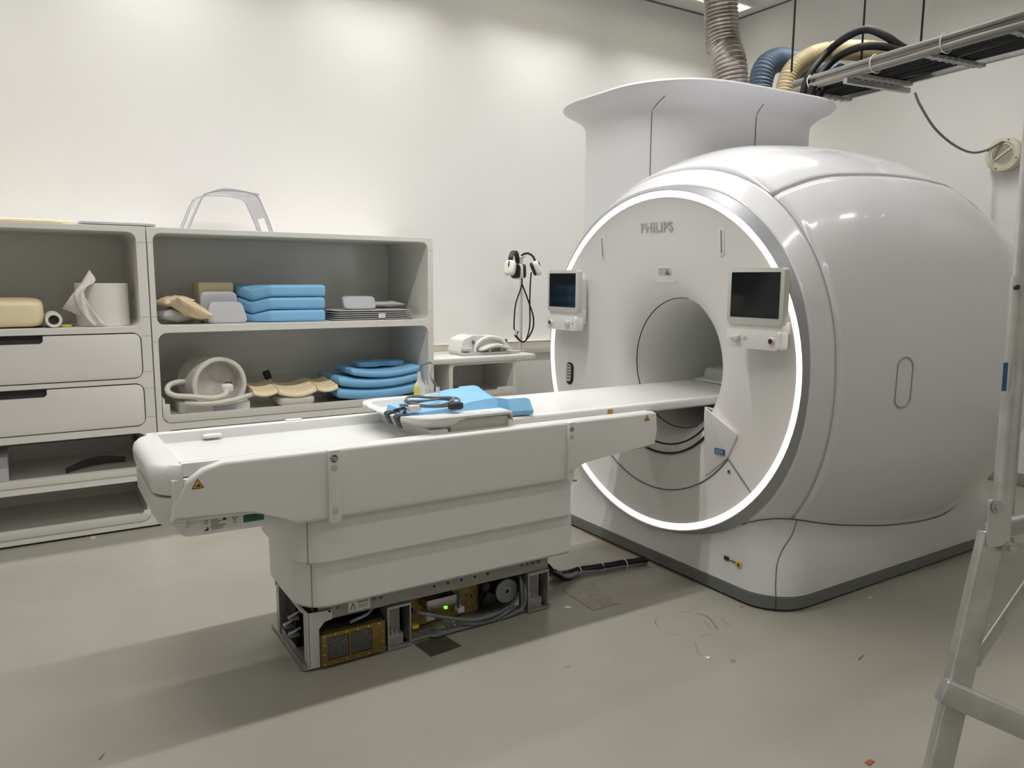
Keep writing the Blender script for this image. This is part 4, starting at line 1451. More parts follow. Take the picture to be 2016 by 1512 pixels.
# folded grey sheets
f0, f1 = at(650, 628, Y=5.08), at(820, 626, Y=5.02)
fw = f1.x - f0.x
NAMES = ['bottom', 'second from bottom', 'middle', 'second from top', 'top']
for k in range(5):
    bm = NB(); superbox(bm, ((f0.x + f1.x) / 2 + random.uniform(-.004, .004), 5.20, SH1 + .0075 + k * .0142), (fw - .012 * k, .36, .0135), .6, .16, nu=32, nv=8)
    o = tag(origin_to_base(obj('folded_sheet', bm, 'greyfab')), 'folded grey sheet, %s of the pile of five' % NAMES[k], 'sheet', 'folded grey sheets')
    if k == 2:
        p = at(752, 625, Y=5.016)
        bm = NB(); box(bm, p.x - .026, p.x + .026, 5.0155, 5.018, SH1 + .012, SH1 + .045); t_ = obj('white_tag', bm, 'label', o)
zs = SH1 + .073
p = at(706, 604, Y=5.10)
bm = NB(); superbox(bm, (p.x, 5.10, zs + .046), (.235, .05, .090), .35, .22, warp=lambda q: (q.x, q.y + q.z * .5, q.z)); tag(origin_to_base(obj('small_cushion', bm, 'greypad')), 'pale grey cushion resting on top of the folded sheets', 'cushion')
p = at(770, 606, Y=5.28)
bm = NB(); pillow(bm, (p.x - .06, 5.27, zs + .027), (.28, .20, .042), RX(0, 0, -6), .003); tag(origin_to_base(obj('folded_pouch', bm, 'greyfab')), 'crumpled grey pouch behind the small cushion, on the sheets', 'pouch')

# ---------------------------------------------------------------- right lower bin items
# head coil with hose
hc = at(434, 757, Y=5.03)
hd = thing('head_coil', 'round grey head coil with white rim and hoses, on a flat base', 'coil', (hc.x, 5.1, SH2))
zc_ = hc.z
bm = NB()
R0 = .176
ax = Vector((-.22, .97, .0)).normalized()
cc = Vector((hc.x, 5.03, zc_))
u_, v_ = frame_of(ax)
def cring(t, r): return [cc + ax * t + (u_ * math.cos(2 * PI * i / 56) + v_ * math.sin(2 * PI * i / 56)) * r for i in range(56)]
loft(bm, [cring(.012, R0 - .004), cring(.25, R0 - .004), cring(.252, R0 - .02), cring(.25, R0 - .03), cring(.012, R0 - .03)])
obj('coil_drum', bm, 'smoke', hd)
bm = NB(); loft(bm, [cring(.012, R0 - .03), cring(0, R0 - .026), cring(-.004, R0 - .014), cring(0, R0 - .002), cring(.014, R0)]); obj('front_rim', bm, 'offwhite', hd)
bm = NB(); loft(bm, [cring(.09, R0 - .03), cring(.092, .001)]); obj('drum_back', bm, 'smoke', hd)
bm = NB()
b0x, b1x = at(372, 810, Y=5.0).x, at(492, 800, Y=5.0).x
prism(bm, round_poly([(b0x - .04, 5.10), (b0x, 5.005), (b0x + .11, 4.972), (b1x, 4.985), (b1x + .01, 5.10), (b1x, 5.4), (b0x - .04, 5.4)], .02), 'Z', SH2 + .004, SH2 + .062, .008)
obj('coil_base', bm, 'white', hd)
bm = NB()
k0 = at(420, 802, Y=4.972); box(bm, k0.x, k0.x + .14, 4.968, 4.976, SH2 + .018, SH2 + .048, .003)
obj('button_panel', bm, 'devgrey', hd)
bm = NB(); h_ = [at(a, b, Y=y) for a, b, y in ((447, 770, 5.0), (440, 779, 4.97), (415, 784, 4.95), (380, 781, 4.95), (345, 779, 4.97), (330, 770, 5.01), (334, 758, 5.06), (352, 752, 5.1), (372, 752, 5.14))]
tube(bm, [(p.x, p.y, max(p.z, SH2 + .02)) for p in h_], .017, 12); obj('hose', bm, 'ctube', hd)
bm = NB(); h_ = [at(a, b, Y=y) for a, b, y in ((364, 793, 4.97), (395, 795, 4.95), (430, 793, 4.945), (462, 787, 4.95), (488, 779, 4.985), (500, 776, 5.06))]
tube(bm, [(p.x, p.y, max(p.z, SH2 + .02)) for p in h_], .016, 12); obj('hose', bm, 'ctube', hd)
bm = NB(); p = at(447, 764, Y=5.02); superbox(bm, p, (.075, .06, .06), .6, .6); obj('hose_collar', bm, 'white', hd)
bm = NB(); p = at(447, 762, Y=5.05); box(bm, p.x - .012, p.x + .03, p.y - .01, p.y + .02, p.z - .025, p.z + .03, .004); obj('black_clip', bm, 'black', hd)

# cream flexible coil with three ribbed wings
fcx0, fcx1 = at(495, 775, Y=5.05).x, at(662, 775, Y=5.03).x
fc = thing('ribbed_coil', 'cream ribbed three-part coil pad beside the round head coil', 'coil', ((fcx0 + fcx1) / 2, 5.15, SH2))
fm = (fcx0 + fcx1) / 2
zt = at(560, 770, Y=5.1).z
def wing(xa, xb, name, mat_, zlift, sag, rib=6, thick=.03, dzc=0):
    bm = NB()
    nx, ny = 24, 40
    top_, bot = [], []
    for i in range(nx + 1):
        rt, rb = [], []
        for j in range(ny + 1):
            u = i / nx; v = j / ny
            x = xa + (xb - xa) * u
            y = 4.985 + .34 * v
            xx = 2 * u - 1
            e = (1 - abs(2 * v - 1) ** 10)
            z = zlift + sag * xx * xx + dzc * (u if dzc > 0 else (u - 1)) + .028 * v
            ribz = .010 * abs(math.sin(v * rib * PI)) ** .5
            rt.append(bm.verts.new((x, y, z + thick * .5 * max(.3, e) + ribz)))
            rb.append(bm.verts.new((x, y, z - thick * .5 * max(.3, e))))
        top_.append(rt); bot.append(rb)
    for i in range(nx):
        for j in range(ny):
            bm.faces.new((top_[i][j], top_[i + 1][j], top_[i + 1][j + 1], top_[i][j + 1]))
            bm.faces.new((bot[i][j], bot[i][j + 1], bot[i + 1][j + 1], bot[i + 1][j]))
    for i in range(nx):
        bm.faces.new((top_[i][0], bot[i][0], bot[i + 1][0], top_[i + 1][0])); bm.faces.new((top_[i][ny], top_[i + 1][ny], bot[i + 1][ny], bot[i][ny]))
    for j in range(ny):
        bm.faces.new((top_[0][j], top_[0][j + 1], bot[0][j + 1], bot[0][j])); bm.faces.new((top_[nx][j], bot[nx][j], bot[nx][j + 1], top_[nx][j + 1]))
    return obj(name, bm, mat_, fc)


zb_ = SH2 + .085
wl = (fcx1 - fcx0)
wing(fcx0 + wl * .285, fcx0 + wl * .735, 'centre_pad', 'cream', zb_ - .012, .03, thick=.04)
wing(fcx0, fcx0 + wl * .275, 'side_wing', 'cream', zb_ + .005, .018)
wing(fcx0 + wl * .745, fcx1, 'side_wing', 'cream', zb_ + .005, .018)
bm = NB(); superbox(bm, (fm + .005, 5.14, SH2 + .040), (wl * .44, .30, .07), .5, .3); obj('coil_base', bm, 'offwhite', fc)
p = at(526, 738, Y=5.35)
bm = NB(); box(bm, -.022, .022, -.02, .02, -.03, .03, .004, mtx=Matrix.Translation((p.x, 5.35, p.z)) @ Matrix.Rotation(-.35, 4, 'Y')); obj('connector', bm, 'black', fc)
bm = NB(); cyl(bm, (p.x + .008, 5.35, p.z - .02), (p.x + .035, 5.35, p.z - .12), .017, 14); obj('connector_lead', bm, 'ctube', fc)

# curved blue cushions
q0, q1 = at(664, 770, Y=5.0).x, min(2.375, at(846, 745, Y=5.0).x)
qc = (q0 + q1) / 2


def curved(z, w, dep, h, yc_, lab, dx=0, bend=.10):
    bm = NB()
    superbox(bm, (qc + dx, yc_, z), (w, dep, h), .35, .16, warp=lambda p: (p.x, p.y, p.z + bend * (p.x / (w / 2)) ** 2 * .55), nu=72, nv=16)
    bmesh.ops.subdivide_edges(bm, edges=[e for e in bm.edges if e.calc_length() > .12], cuts=5)
    for v in bm.verts:
        pass
    tag(origin_to_base(obj('curved_cushion', bm, 'blue')), lab, 'cushion', 'curved blue cushions in the lower bin')


def curved2(z, x0, x1, y0, y1, h, bend, lab):
    bm = NB()
    nx, ny = 28, 12
    def zz(u, v): return z + bend * (2 * u - 1) ** 2
    def edge(u, v): return min(1, min(u, 1 - u) / .035) ** .5, min(1, min(v, 1 - v) / .06) ** .5
    T, B = [], []
    for i in range(nx + 1):
        u = .5 - .5 * math.cos(PI * i / nx)
        r1, r2 = [], []
        for j in range(ny + 1):
            v = .5 - .5 * math.cos(PI * j / ny)
            e1, e2 = edge(u, v)
            t = h / 2 * (.35 + .65 * e1) * (.35 + .65 * e2)
            x, y = x0 + (x1 - x0) * u, y0 + (y1 - y0) * v
            r1.append(bm.verts.new((x, y, zz(u, v) + h / 2 + t))); r2.append(bm.verts.new((x, y, zz(u, v) + h / 2 - t)))
        T.append(r1); B.append(r2)
    for i in range(nx):
        for j in range(ny):
            bm.faces.new((T[i][j], T[i + 1][j], T[i + 1][j + 1], T[i][j + 1])); bm.faces.new((B[i][j], B[i][j + 1], B[i + 1][j + 1], B[i + 1][j]))
    for i in range(nx):
        bm.faces.new((T[i][0], B[i][0], B[i + 1][0], T[i + 1][0])); bm.faces.new((T[i][ny], T[i + 1][ny], B[i + 1][ny], B[i][ny]))
    for j in range(ny):
        bm.faces.new((T[0][j], T[0][j + 1], B[0][j + 1], B[0][j])); bm.faces.new((T[nx][j], B[nx][j], B[nx][j + 1], T[nx][j + 1]))
    tag(origin_to_base(obj('curved_cushion', bm, 'blue')), lab, 'cushion', 'curved blue cushions in the lower bin')


curved2(SH2 + .006, q0 + .0, q1 - .01, 5.0, 5.44, .072, .028, 'curved blue cushion, bottom of the lower-bin pile')
curved2(SH2 + .084, q0 + .01, q1 + .0, 4.99, 5.44, .066, .034, 'curved blue cushion, second in the lower-bin pile')
curved2(SH2 + .156, q0 + .10, q1 - .0, 4.985, 5.36, .048, .032, 'curved blue cushion, third and thinnest curved one in the lower-bin pile')
bm = NB()
pl = [(-.16, -.08), (-.02, -.10), (.03, -.05), (.10, -.10), (.20, -.09), (.22, .09), (-.16, .10)]
prism(bm, round_poly(pl, .025, 4), 'Z', 0, .035, .010, mtx=Matrix.Translation((qc + .06, 5.24, SH2 + .218)) @ Matrix.Rotation(.0, 4, 'Y'))
tag(origin_to_base(obj('notched_cushion', bm, 'blue')), 'small notched blue pad on top of the curved cushions', 'cushion')

# left lower tray items
p0, p1 = at(128, 912, Y=5.07), at(247, 905, Y=5.22)
bm = NB()
ZT = .337 + .0225
pts = [Vector((p0.x + (p1.x - p0.x) * t, p0.y + (p1.y - p0.y) * t + .07 * math.sin(PI * t), ZT + .016)) for t in [i / 14 for i in range(15)]]
rings = []
for i, q in enumerate(pts):
    rings.append([q + Vector((0, -.012, -.015)), q + Vector((0, .045, -.015)), q + Vector((0, .045, .004)), q + Vector((0, -.012, .016 + .02 * math.sin(PI * i / 14)))])
loft(bm, rings, True, True, True)
tag(origin_to_base(obj('curved_rail', bm, 'plate')), 'dark grey curved plastic rail lying in the left cabinet tray', 'rail')
p = at(14, 915, Y=5.05)
bm = NB(); box(bm, p.x - .16, p.x + .005, 5.0, 5.3, ZT + .001, ZT + .145, .006); tag(origin_to_base(obj('storage_box', bm, 'greypad')), 'plain grey box at the left end of the cabinet tray', 'box')
p = at(183, 1057, Z=.01)
bm = NB(); prism(bm, [(-.012, -.008), (.014, -.006), (.006, .008), (-.008, .006)], 'Z', 0.0005, .016, mtx=Matrix.Translation((p.x, p.y - .012, 0))); tag(origin_to_base(obj('floor_scrap', bm, 'sand')), 'tan scrap on the floor at the foot of the left cabinet', 'scrap')

# ---------------------------------------------------------------- on the low cabinet
ZW = .911
dv = thing('knee_coil', 'white coil device with arched front and padded flap on the low cabinet', 'medical device', (3.12, 5.32, ZW))
d0, d1 = at(910, 692, Y=5.22), at(947, 690, Y=5.16)
x0 = d0.x
bm = NB()
prism(bm, round_poly([(x0 - .02, ZW + .001), (x0 + .50, ZW + .001), (x0 + .50, ZW + .02), (x0 - .02, ZW + .02)], .004), 'Y', 5.17, 5.40, .003)
obj('base_board', bm, 'devgrey', dv)
bm = NB()
prism(bm, round_poly([(x0 - .01, ZW + .02), (x0 + .42, ZW + .02), (x0 + .40, ZW + .08), (x0 + .30, ZW + .145), (x0 + .10, ZW + .150), (x0 + .02, ZW + .12)], [.005, .005, .03, .05, .05, .04], 6), 'Y', 5.235, 5.45, .02, 3)
obj('device_body', bm, 'white', dv)
bm = NB(); prism(bm, rrect(x0 + .12, x0 + .24, 5.29, 5.39, .03), 'Z', ZW + .145, ZW + .152, .002); obj('grey_pad', bm, 'greypad', dv)
bm = NB()
A = [(x0 + .11, ZW + .022), (x0 + .12, ZW + .07), (x0 + .17, ZW + .115), (x0 + .25, ZW + .135), (x0 + .34, ZW + .118), (x0 + .40, ZW + .07), (x0 + .41, ZW + .03)]
tube(bm, [(u, 5.215, v) for u, v in A], .014, 10); obj('arch_handle', bm, 'white', dv)
bm = NB(); superbox(bm, (x0 + .28, 5.19, ZW + .055), (.29, .09, .03), .6, .4, warp=lambda q: (q.x, q.y, q.z + .018 * math.cos(q.x / .29 * PI * 1.6))); obj('padded_flap', bm, 'offwhite', dv)
for xx in (.095, .40):
    bm = NB(); box(bm, x0 + xx, x0 + xx + .014, 5.215, 5.236, ZW + .085, ZW + .115, .002); obj('latch', bm, 'seam', dv)
bm = NB(); box(bm, x0 + .0, x0 + .07, 5.185, 5.236, ZW + .035, ZW + .058, .004); obj('side_clamp', bm, 'devgrey', dv)
bm = NB(); cyl(bm, (x0 + .23, 5.19, ZW + .02), (x0 + .23, 5.19, ZW + .045), .012, 12); cyl(bm, (x0 + .34, 5.19, ZW + .02), (x0 + .34, 5.19, ZW + .045), .010, 12); obj('flap_foot', bm, 'devgrey', dv)

PX = at(1025, 690, Y=5.30).x
po = thing('headset_stand', 'slim grey pole standing on the low cabinet worktop', 'stand', (PX, 5.30, ZW))
bm = NB(); cyl(bm, (PX, 5.30, ZW + .004), (PX, 5.30, 1.685), .0125, 20); obj('pole', bm, 'devgrey', po)
bm = NB(); cyl(bm, (PX, 5.30, ZW), (PX, 5.30, ZW + .008), .035, 24, bev=.002); obj('foot', bm, 'devgrey', po)
bm = NB(); tube(bm, [(PX - .05, 5.17, 1.69), (PX - .01, 5.27, 1.682), (PX + .0, 5.30, 1.682), (PX + .015, 5.33, 1.682), (PX + .05, 5.42, 1.69)], .010, 10); obj('hook', bm, 'devgrey', po)


def headset(cpx, cpy, y, R, yaw, tilt, lab, cable):
    c = at(cpx, cpy, Y=y)
    h = thing('headset', lab, 'headphones', c, 'headsets on the pole')
    rot = Matrix.Rotation(math.radians(yaw), 3, 'Z') @ Matrix.Rotation(math.radians(tilt), 3, 'Y')
    def W(x, yy, z): return c + rot @ Vector((x, yy, z))
    bm = NB()
    band = [W(R * math.cos(a), 0, R * 1.15 * math.sin(a)) for a in [math.radians(q) for q in range(-12, 193, 12)]]
    u = rot @ Vector((0, 1, 0))
    rg = []
    for i, p in enumerate(band):
        d = (p - c).normalized()
        rg.append([p + u * .018 + d * .008, p - u * .018 + d * .008, p - u * .018 - d * .008, p + u * .018 - d * .008])
    loft(bm, rg, True, True, True)
    obj('headband', bm, 'black', h)
    bm = NB()
    tube(bm, [W(R * .45 * math.cos(a), 0, R * 1.1 + .004 * math.sin(a)) for a in [0, PI / 2, PI]], .008, 8)
    obj('band_pad', bm, 'rubber', h)
    for sg in (-1, 1):
        e = W(sg * (R + .004), 0, -.062)
        bm = NB()
        superbox(bm, e, (.056, .092, .125), .55, .6, rot=rot @ Matrix.Rotation(sg * -.18, 3, 'Y'))
        ec = obj('ear_cup', bm, 'offwhite', h)
        bm = NB(); superbox(bm, W(sg * (R - .028), 0, -.063), (.030, .086, .115), .5, .6, rot=rot @ Matrix.Rotation(sg * -.18, 3, 'Y')); obj('ear_pad', bm, 'black', h)
        bm = NB(); tube(bm, [W(sg * R, 0, -.01), W(sg * (R + .03), -.0, -.02), W(sg * (R + .029), 0, -.06)], .005, 8); obj('yoke', bm, 'black', h)
    bm = NB()
    tube(bm, [at(a, b, Y=yy) for a, b, yy in cable], .006, 8)
    obj('lead', bm, 'rubber', h)
    return h


headset(1012, 516, 5.20, .072, 35, 10, 'headset with white ear cups hung at the left of the pole', [(1027, 545, 5.26), (1027, 562, 5.265), (1015, 600, 5.26), (1012, 640, 5.26), (1013, 650, 5.26)])
headset(1038, 517, 5.39, .066, -30, -12, 'headset with white ear cups hung at the right of the pole', [(1046, 536, 5.28), (1044, 560, 5.28), (1043, 600, 5.28), (1043, 640, 5.28), (1036, 668, 5.27), (1027, 672, 5.27), (1018, 662, 5.27), (1020, 652, 5.27)])
hl = thing('headset_lead', 'black looped lead with white splitter hanging down beside the pole', 'cable', at(1030, 671, Y=5.25))
bm = NB(); tube(bm, [at(a, b, Y=yy) for a, b, yy in ((1028, 560, 5.25), (1040, 592, 5.25), (1050, 625, 5.25), (1048, 650, 5.25), (1034, 671, 5.25), (1024, 671, 5.25), (1013, 660, 5.25))], .0065, 8)
obj('lead', bm, 'rubber', hl)
p = at(1015, 653, Y=5.262)
bm = NB(); box(bm, p.x - .012, p.x + .014, 5.255, 5.27, p.z - .028, p.z + .022, .004); obj('splitter', bm, 'white', hl)

# ================================================================ DUCT, HOSES, CABLE TRAY
def pxpath(l): return [at(a, b, Y=y) for a, b, y in l]


bm = NB()
b_ = at(1447, 160, Y=3.62)
dpts = [at(1447, 165, Y=3.60), at(1436, 130, Y=3.64), at(1424, 90, Y=3.70), at(1420, 40, Y=3.72), at(1419, -10, Y=3.72)]
zz = dpts[-1].z
k_ = 3
last = dpts[-1]
dpts += [Vector((last.x, last.y, 3.6)), Vector((last.x, last.y, ZC - .002))]
dpts[0] = Vector((dpts[0].x, dpts[0].y, 2.56))
tube(bm, dpts, .106, 28, corr=.006, pitch=.026)
tag(obj('flexible_duct', bm, 'duct'), 'silver ribbed duct rising from the scanner turret to the ceiling', 'duct')

def hose_path(near, far):
    # first points by their distance Y, later points lie over the tray at distance X
    return [at(a, b, Y=y) for a, b, y in near] + [at(a, b, X=x) for a, b, x in far]


bm = NB()
hp = hose_path([(1492, 190, 3.74), (1500, 150, 3.74), (1525, 120, 3.74), (1560, 122, 3.72)], [(1602, 140, 4.95), (1650, 150, 4.95)])
hp[0].z = 2.56
tube(bm, hp, .080, 24, corr=.004, pitch=.022)
tag(obj('flexible_hose', bm, 'hoseblue'), 'blue-grey ribbed hose curving out of the scanner turret', 'hose')
bm = NB()
hp = hose_path([(1538, 190, 3.46), (1554, 150, 3.46), (1592, 114, 3.46), (1640, 100, 3.44)], [(1700, 100, 4.62), (1750, 106, 4.58), (1795, 112, 4.56)])
hp[0].z = 2.56
tube(bm, hp, .060, 24, corr=.004, pitch=.020)
tag(obj('flexible_hose', bm, 'hosebeige'), 'beige ribbed hose arching from the turret onto the cable tray', 'hose')
BH = [([(1574, 192, 3.24), (1592, 150, 3.22), (1632, 100, 3.20)], [(1672, 70, 4.28), (1708, 58, 4.30), (1745, 72, 4.32), (1780, 95, 4.36), (1830, 112, 4.42), (1900, 100, 4.42)], .022, 'upper black hose looping high over the beige hose'),
      ([(1588, 192, 3.20), (1606, 160, 3.17), (1642, 118, 3.13)], [(1690, 94, 4.26), (1740, 92, 4.30), (1800, 106, 4.36), (1880, 108, 4.40)], .022, 'lower black hose arching under the high black loop'),
      ([(1600, 194, 3.20), (1618, 176, 3.22)], [(1650, 160, 4.50), (1720, 142, 4.52), (1800, 126, 4.52)], .030, 'short black hose nearest to the flange edge, entering the tray'),
      ([(1572, 192, 3.40), (1596, 168, 3.36), (1634, 150, 3.33)], [(1690, 140, 4.52), (1760, 134, 4.56), (1820, 126, 4.58)], .034, 'thick black hose lying lowest into the cable tray')]
for l, l2, r, lab in BH:
    hp = hose_path(l, l2); hp[0].z = 2.56
    bm = NB(); tube(bm, hp, r, 14); tag(obj('black_hose', bm, 'rubber'), lab, 'hose', 'black hoses')
bm = NB(); tube(bm, hose_path([], [(1930, 84, 4.30), (1985, 55, 4.25), (2030, 28, 4.2), (2100, -20, 4.1)]), .040, 14)
tag(obj('black_hose', bm, 'rubber'), 'black hose rising from the tray at the top right edge', 'hose', 'black hoses')

# cable tray: local frame (s along tray, w across)
TZ = 2.70
tA = Vector((4.48, 3.33, TZ))
tdir = Vector((-.126, -.992, 0)).normalized()
twid = Vector((.992, -.126, 0)).normalized()
HW = .225
def tp_(s, w, z=0): return tA + tdir * s + twid * w + Vector((0, 0, z))
LT = 2.6
ct = thing('cable_tray', 'long metal cable tray full of cables hung below the ceiling', 'cable tray', tA)
bm = NB()
for w in (-HW, HW):
    rg = []
    for s in (0, LT):
        sg = 1 if w > 0 else -1
        rg.append([tp_(s, w, 0), tp_(s, w - sg * .02, 0), tp_(s, w - sg * .02, .004), tp_(s, w - sg * .004, .004), tp_(s, w - sg * .004, .055), tp_(s, w, .055)])
    loft(bm, rg, True, True, True)
obj('side_rail', bm, 'steel', ct)
for k, s in enumerate((.05, .50, .95, 1.40, 1.85, 2.3)):
    bm = NB()
    rg = []
    for w in (-HW, HW):
        rg.append([tp_(s - .018, w, -.012), tp_(s + .018, w, -.012), tp_(s + .018, w, .006), tp_(s - .018, w, .006)])
    loft(bm, rg, True, True, True)
    for q in range(7):
        w = -HW + .05 + q * .055
        tube(bm, [tp_(s - .028, w, -.004), tp_(s, w, -.020), tp_(s + .028, w, -.004)], .003, 6)
    obj('rung', bm, 'lcable', ct)
bm = NB()
rg = [[tp_(.45, w, -.016), tp_(.48, w, -.016), tp_(.48, w, -.045), tp_(.45, w, -.045)] for w in (-HW - .06, HW + .03)]
loft(bm, rg, True, True, True); obj('support_bracket', bm, 'steel', ct)
# cables in the tray
random.seed(3)
for k in range(7):
    w = -HW - .028 + (k % 3) * .026 + (.013 if k // 3 == 1 else 0)
    z = .010 + (k // 3) * .024
    bm = NB()
    tube(bm, [tp_(s, w + random.uniform(-.004, .004), z + random.uniform(-.002, .002)) for s in (.02, .4, .8, 1.2, 1.6, 2.0, 2.6)], .0135, 8, 4)
    obj('grey_cable', bm, 'tcable', ct)
for k in range(9):
    w = -HW + .075 + k * .038
    bm = NB()
    tube(bm, [tp_(s, w + random.uniform(-.012, .012), .020 + random.uniform(-.004, .012)) for s in (0.0, .4, .8, 1.2, 1.6, 2.0, 2.6)], random.choice((.017, .02, .014)), 8, 4)
    obj('black_cable', bm, 'rubber', ct)
for k in range(3):
    bm = NB(); tube(bm, [tp_(s, HW - .05 - k * .02, .028 + .01 * math.sin(s * 3 + k)) for s in (.1, .6, 1.1, 1.6, 2.1, 2.6)], .007, 6, 4); obj('pale_cable', bm, 'lcable', ct)
for s in (.16, .62, 1.05, 1.5):
    bm = NB()
    c_ = tp_(s, -HW + .002, .034)
    torus(bm, c_, tdir, .050, .0035, 24, 6)
    obj('cable_tie', bm, 'tie', ct)
bm = NB(); tube(bm, [tp_(-.05, -.20, .02), tp_(.05, -.24, .01), tp_(.12, -.22, .045), tp_(.16, -.2, .05)], .003, 6); obj('red_wire', bm, 'copper', ct)
for k, (px, py, s) in enumerate(((1560, 108, .02), (1695, 128, .35), (1812, 95, 1.0))):
    q = at(px, py, Z=2.80)
    bm = NB()
    cyl(bm, (q.x, q.y, 2.705), (q.x, q.y, ZC - .001), .006, 10)
    tag(obj('hanger_rod', bm, 'rubber'), ['dark hanger rod nearest to the metal duct, above the beige hose', 'middle dark hanger rod, crossing the black hose loop', 'dark hanger rod farthest right, above the tray'][k], 'rod', 'hanger rods')
# rods carried by the tray: small cross straps
q = at(1812, 95, Z=2.80)

# wall speaker and its cable
sp = thing('wall_speaker', 'round cream loudspeaker on the wall behind the scanner', 'speaker', (6.17, 2.935, 2.43))
bm = NB()
def sring(x, r): return [Vector((x, 2.935 + r * math.cos(2 * PI * i / 40), 2.43 + r * math.sin(2 * PI * i / 40))) for i in range(40)]
loft(bm, [sring(6.168, .115), sring(6.09, .125), sring(6.075, .118), sring(6.07, .09), sring(6.078, .086), sring(6.08, .001)])
obj('speaker_housing', bm, 'speaker', sp)
bm = NB(); loft(bm, [sring(6.077, .072), sring(6.076, .001)]); obj('speaker_grille', bm, 'grille', sp)
bm = NB(); torus(bm, (6.077, 2.935, 2.43), (1, 0, 0), .074, .004, 36, 8)
box(bm, -.005, .003, -.074, .074, -.007, .007, mtx=Matrix.Translation((6.076, 2.935, 2.43)) @ Matrix.Rotation(math.radians(-35), 4, 'X')); obj('grille_bar', bm, 'speaker', sp)
for a in (20, 110, 200, 290):
    bm = NB(); cyl(bm, (6.068, 2.935 + .104 * math.cos(math.radians(a)), 2.43 + .104 * math.sin(math.radians(a))), (6.08, 2.935 + .104 * math.cos(math.radians(a)), 2.43 + .104 * math.sin(math.radians(a))), .005, 8); obj('speaker_screw', bm, 'ink', sp)
cpt = [(1802, 184, 4.75), (1812, 208, 4.95), (1840, 252, 5.3), (1876, 284, 5.6), (1912, 300, 5.85), (1944, 295, 6.0), (1972, 280, 6.07), (1990, 275, 6.10)]
bm = NB(); tube(bm, [at(a, b, X=x) for a, b, x in cpt], .0085, 8)
tag(obj('speaker_cable', bm, 'cable'), 'grey cable sagging from the tray to the wall speaker', 'cable')

# ================================================================ FLOOR THINGS
fl = [at(a, b, Z=0) for a, b in ((822, 1268), (868, 1252), (908, 1272), (843, 1291))]
bm = NB(); prism(bm, [(1.272, 2.60), (1.418, 2.615), (1.40, 2.74), (1.262, 2.735)], 'Z', .0003, .003); tag(origin_to_base(obj('floor_plate', bm, 'plate')), 'dark square plate on the floor by the table base', 'plate')
hp_ = [at(a, b, Z=0) for a, b in ((1107, 1163), (1165, 1148), (1220, 1188), (1168, 1202))]
bm = NB(); prism(bm, [(p.x, p.y) for p in hp_], 'Z', .0003, .0018); prism(bm, [(p.x * .985 + .033, p.y * .985 + .041) for p in hp_], 'Z', .0018, .0022)
o = tag(origin_to_base(obj('floor_hatch', bm, mat('worn_hatch', (.30, .28, .24), .4, .2, noise=.2, nscale=25))), 'worn rectangular floor hatch beside the table base', 'hatch')
for k, (a, b, r, mm, lab) in enumerate(((1118, 1196, .016, 'label', 'white round sticker on the floor below the hatch'), (1209, 1203, .010, 'lcable', 'small pale dot on the floor right of the hatch'), (1443, 1301, .011, 'frame', 'dark round spot on the open floor in front of the scanner'))):
    p = at(a, b, Z=0)
    bm = NB(); cyl(bm, (p.x, p.y, .0003), (p.x, p.y, .0018), r, 24); tag(origin_to_base(obj('floor_disc', bm, mm)), lab, 'floor marker')
for k, (a, b, s, mm, lab) in enumerate(((1394, 1295, .011, 'paper', 'white triangular paper scrap on the open floor before the scanner'), (1713, 1177, .009, 'paper', 'white paper scrap on the floor by the scanner plinth'), (1713, 1502, .018, 'rust', 'orange-brown chip on the floor at the bottom edge'), (1460, 1195, .006, 'copper', 'tiny red chip on the floor at the scanner corner'))):
    p = at(a, b, Z=0)
    bm = NB(); prism(bm, [(-s, -s * .5), (s, -s * .2), (s * .6, s * .6), (-s * .8, s * .5)] if k != 0 else [(-s, -s), (s, -.2 * s), (-s * .6, s)], 'Z', .0003, .003, mtx=Matrix.Translation((p.x, p.y, 0)))
    tag(origin_to_base(obj('floor_scrap', bm, mm)), lab, 'scrap')
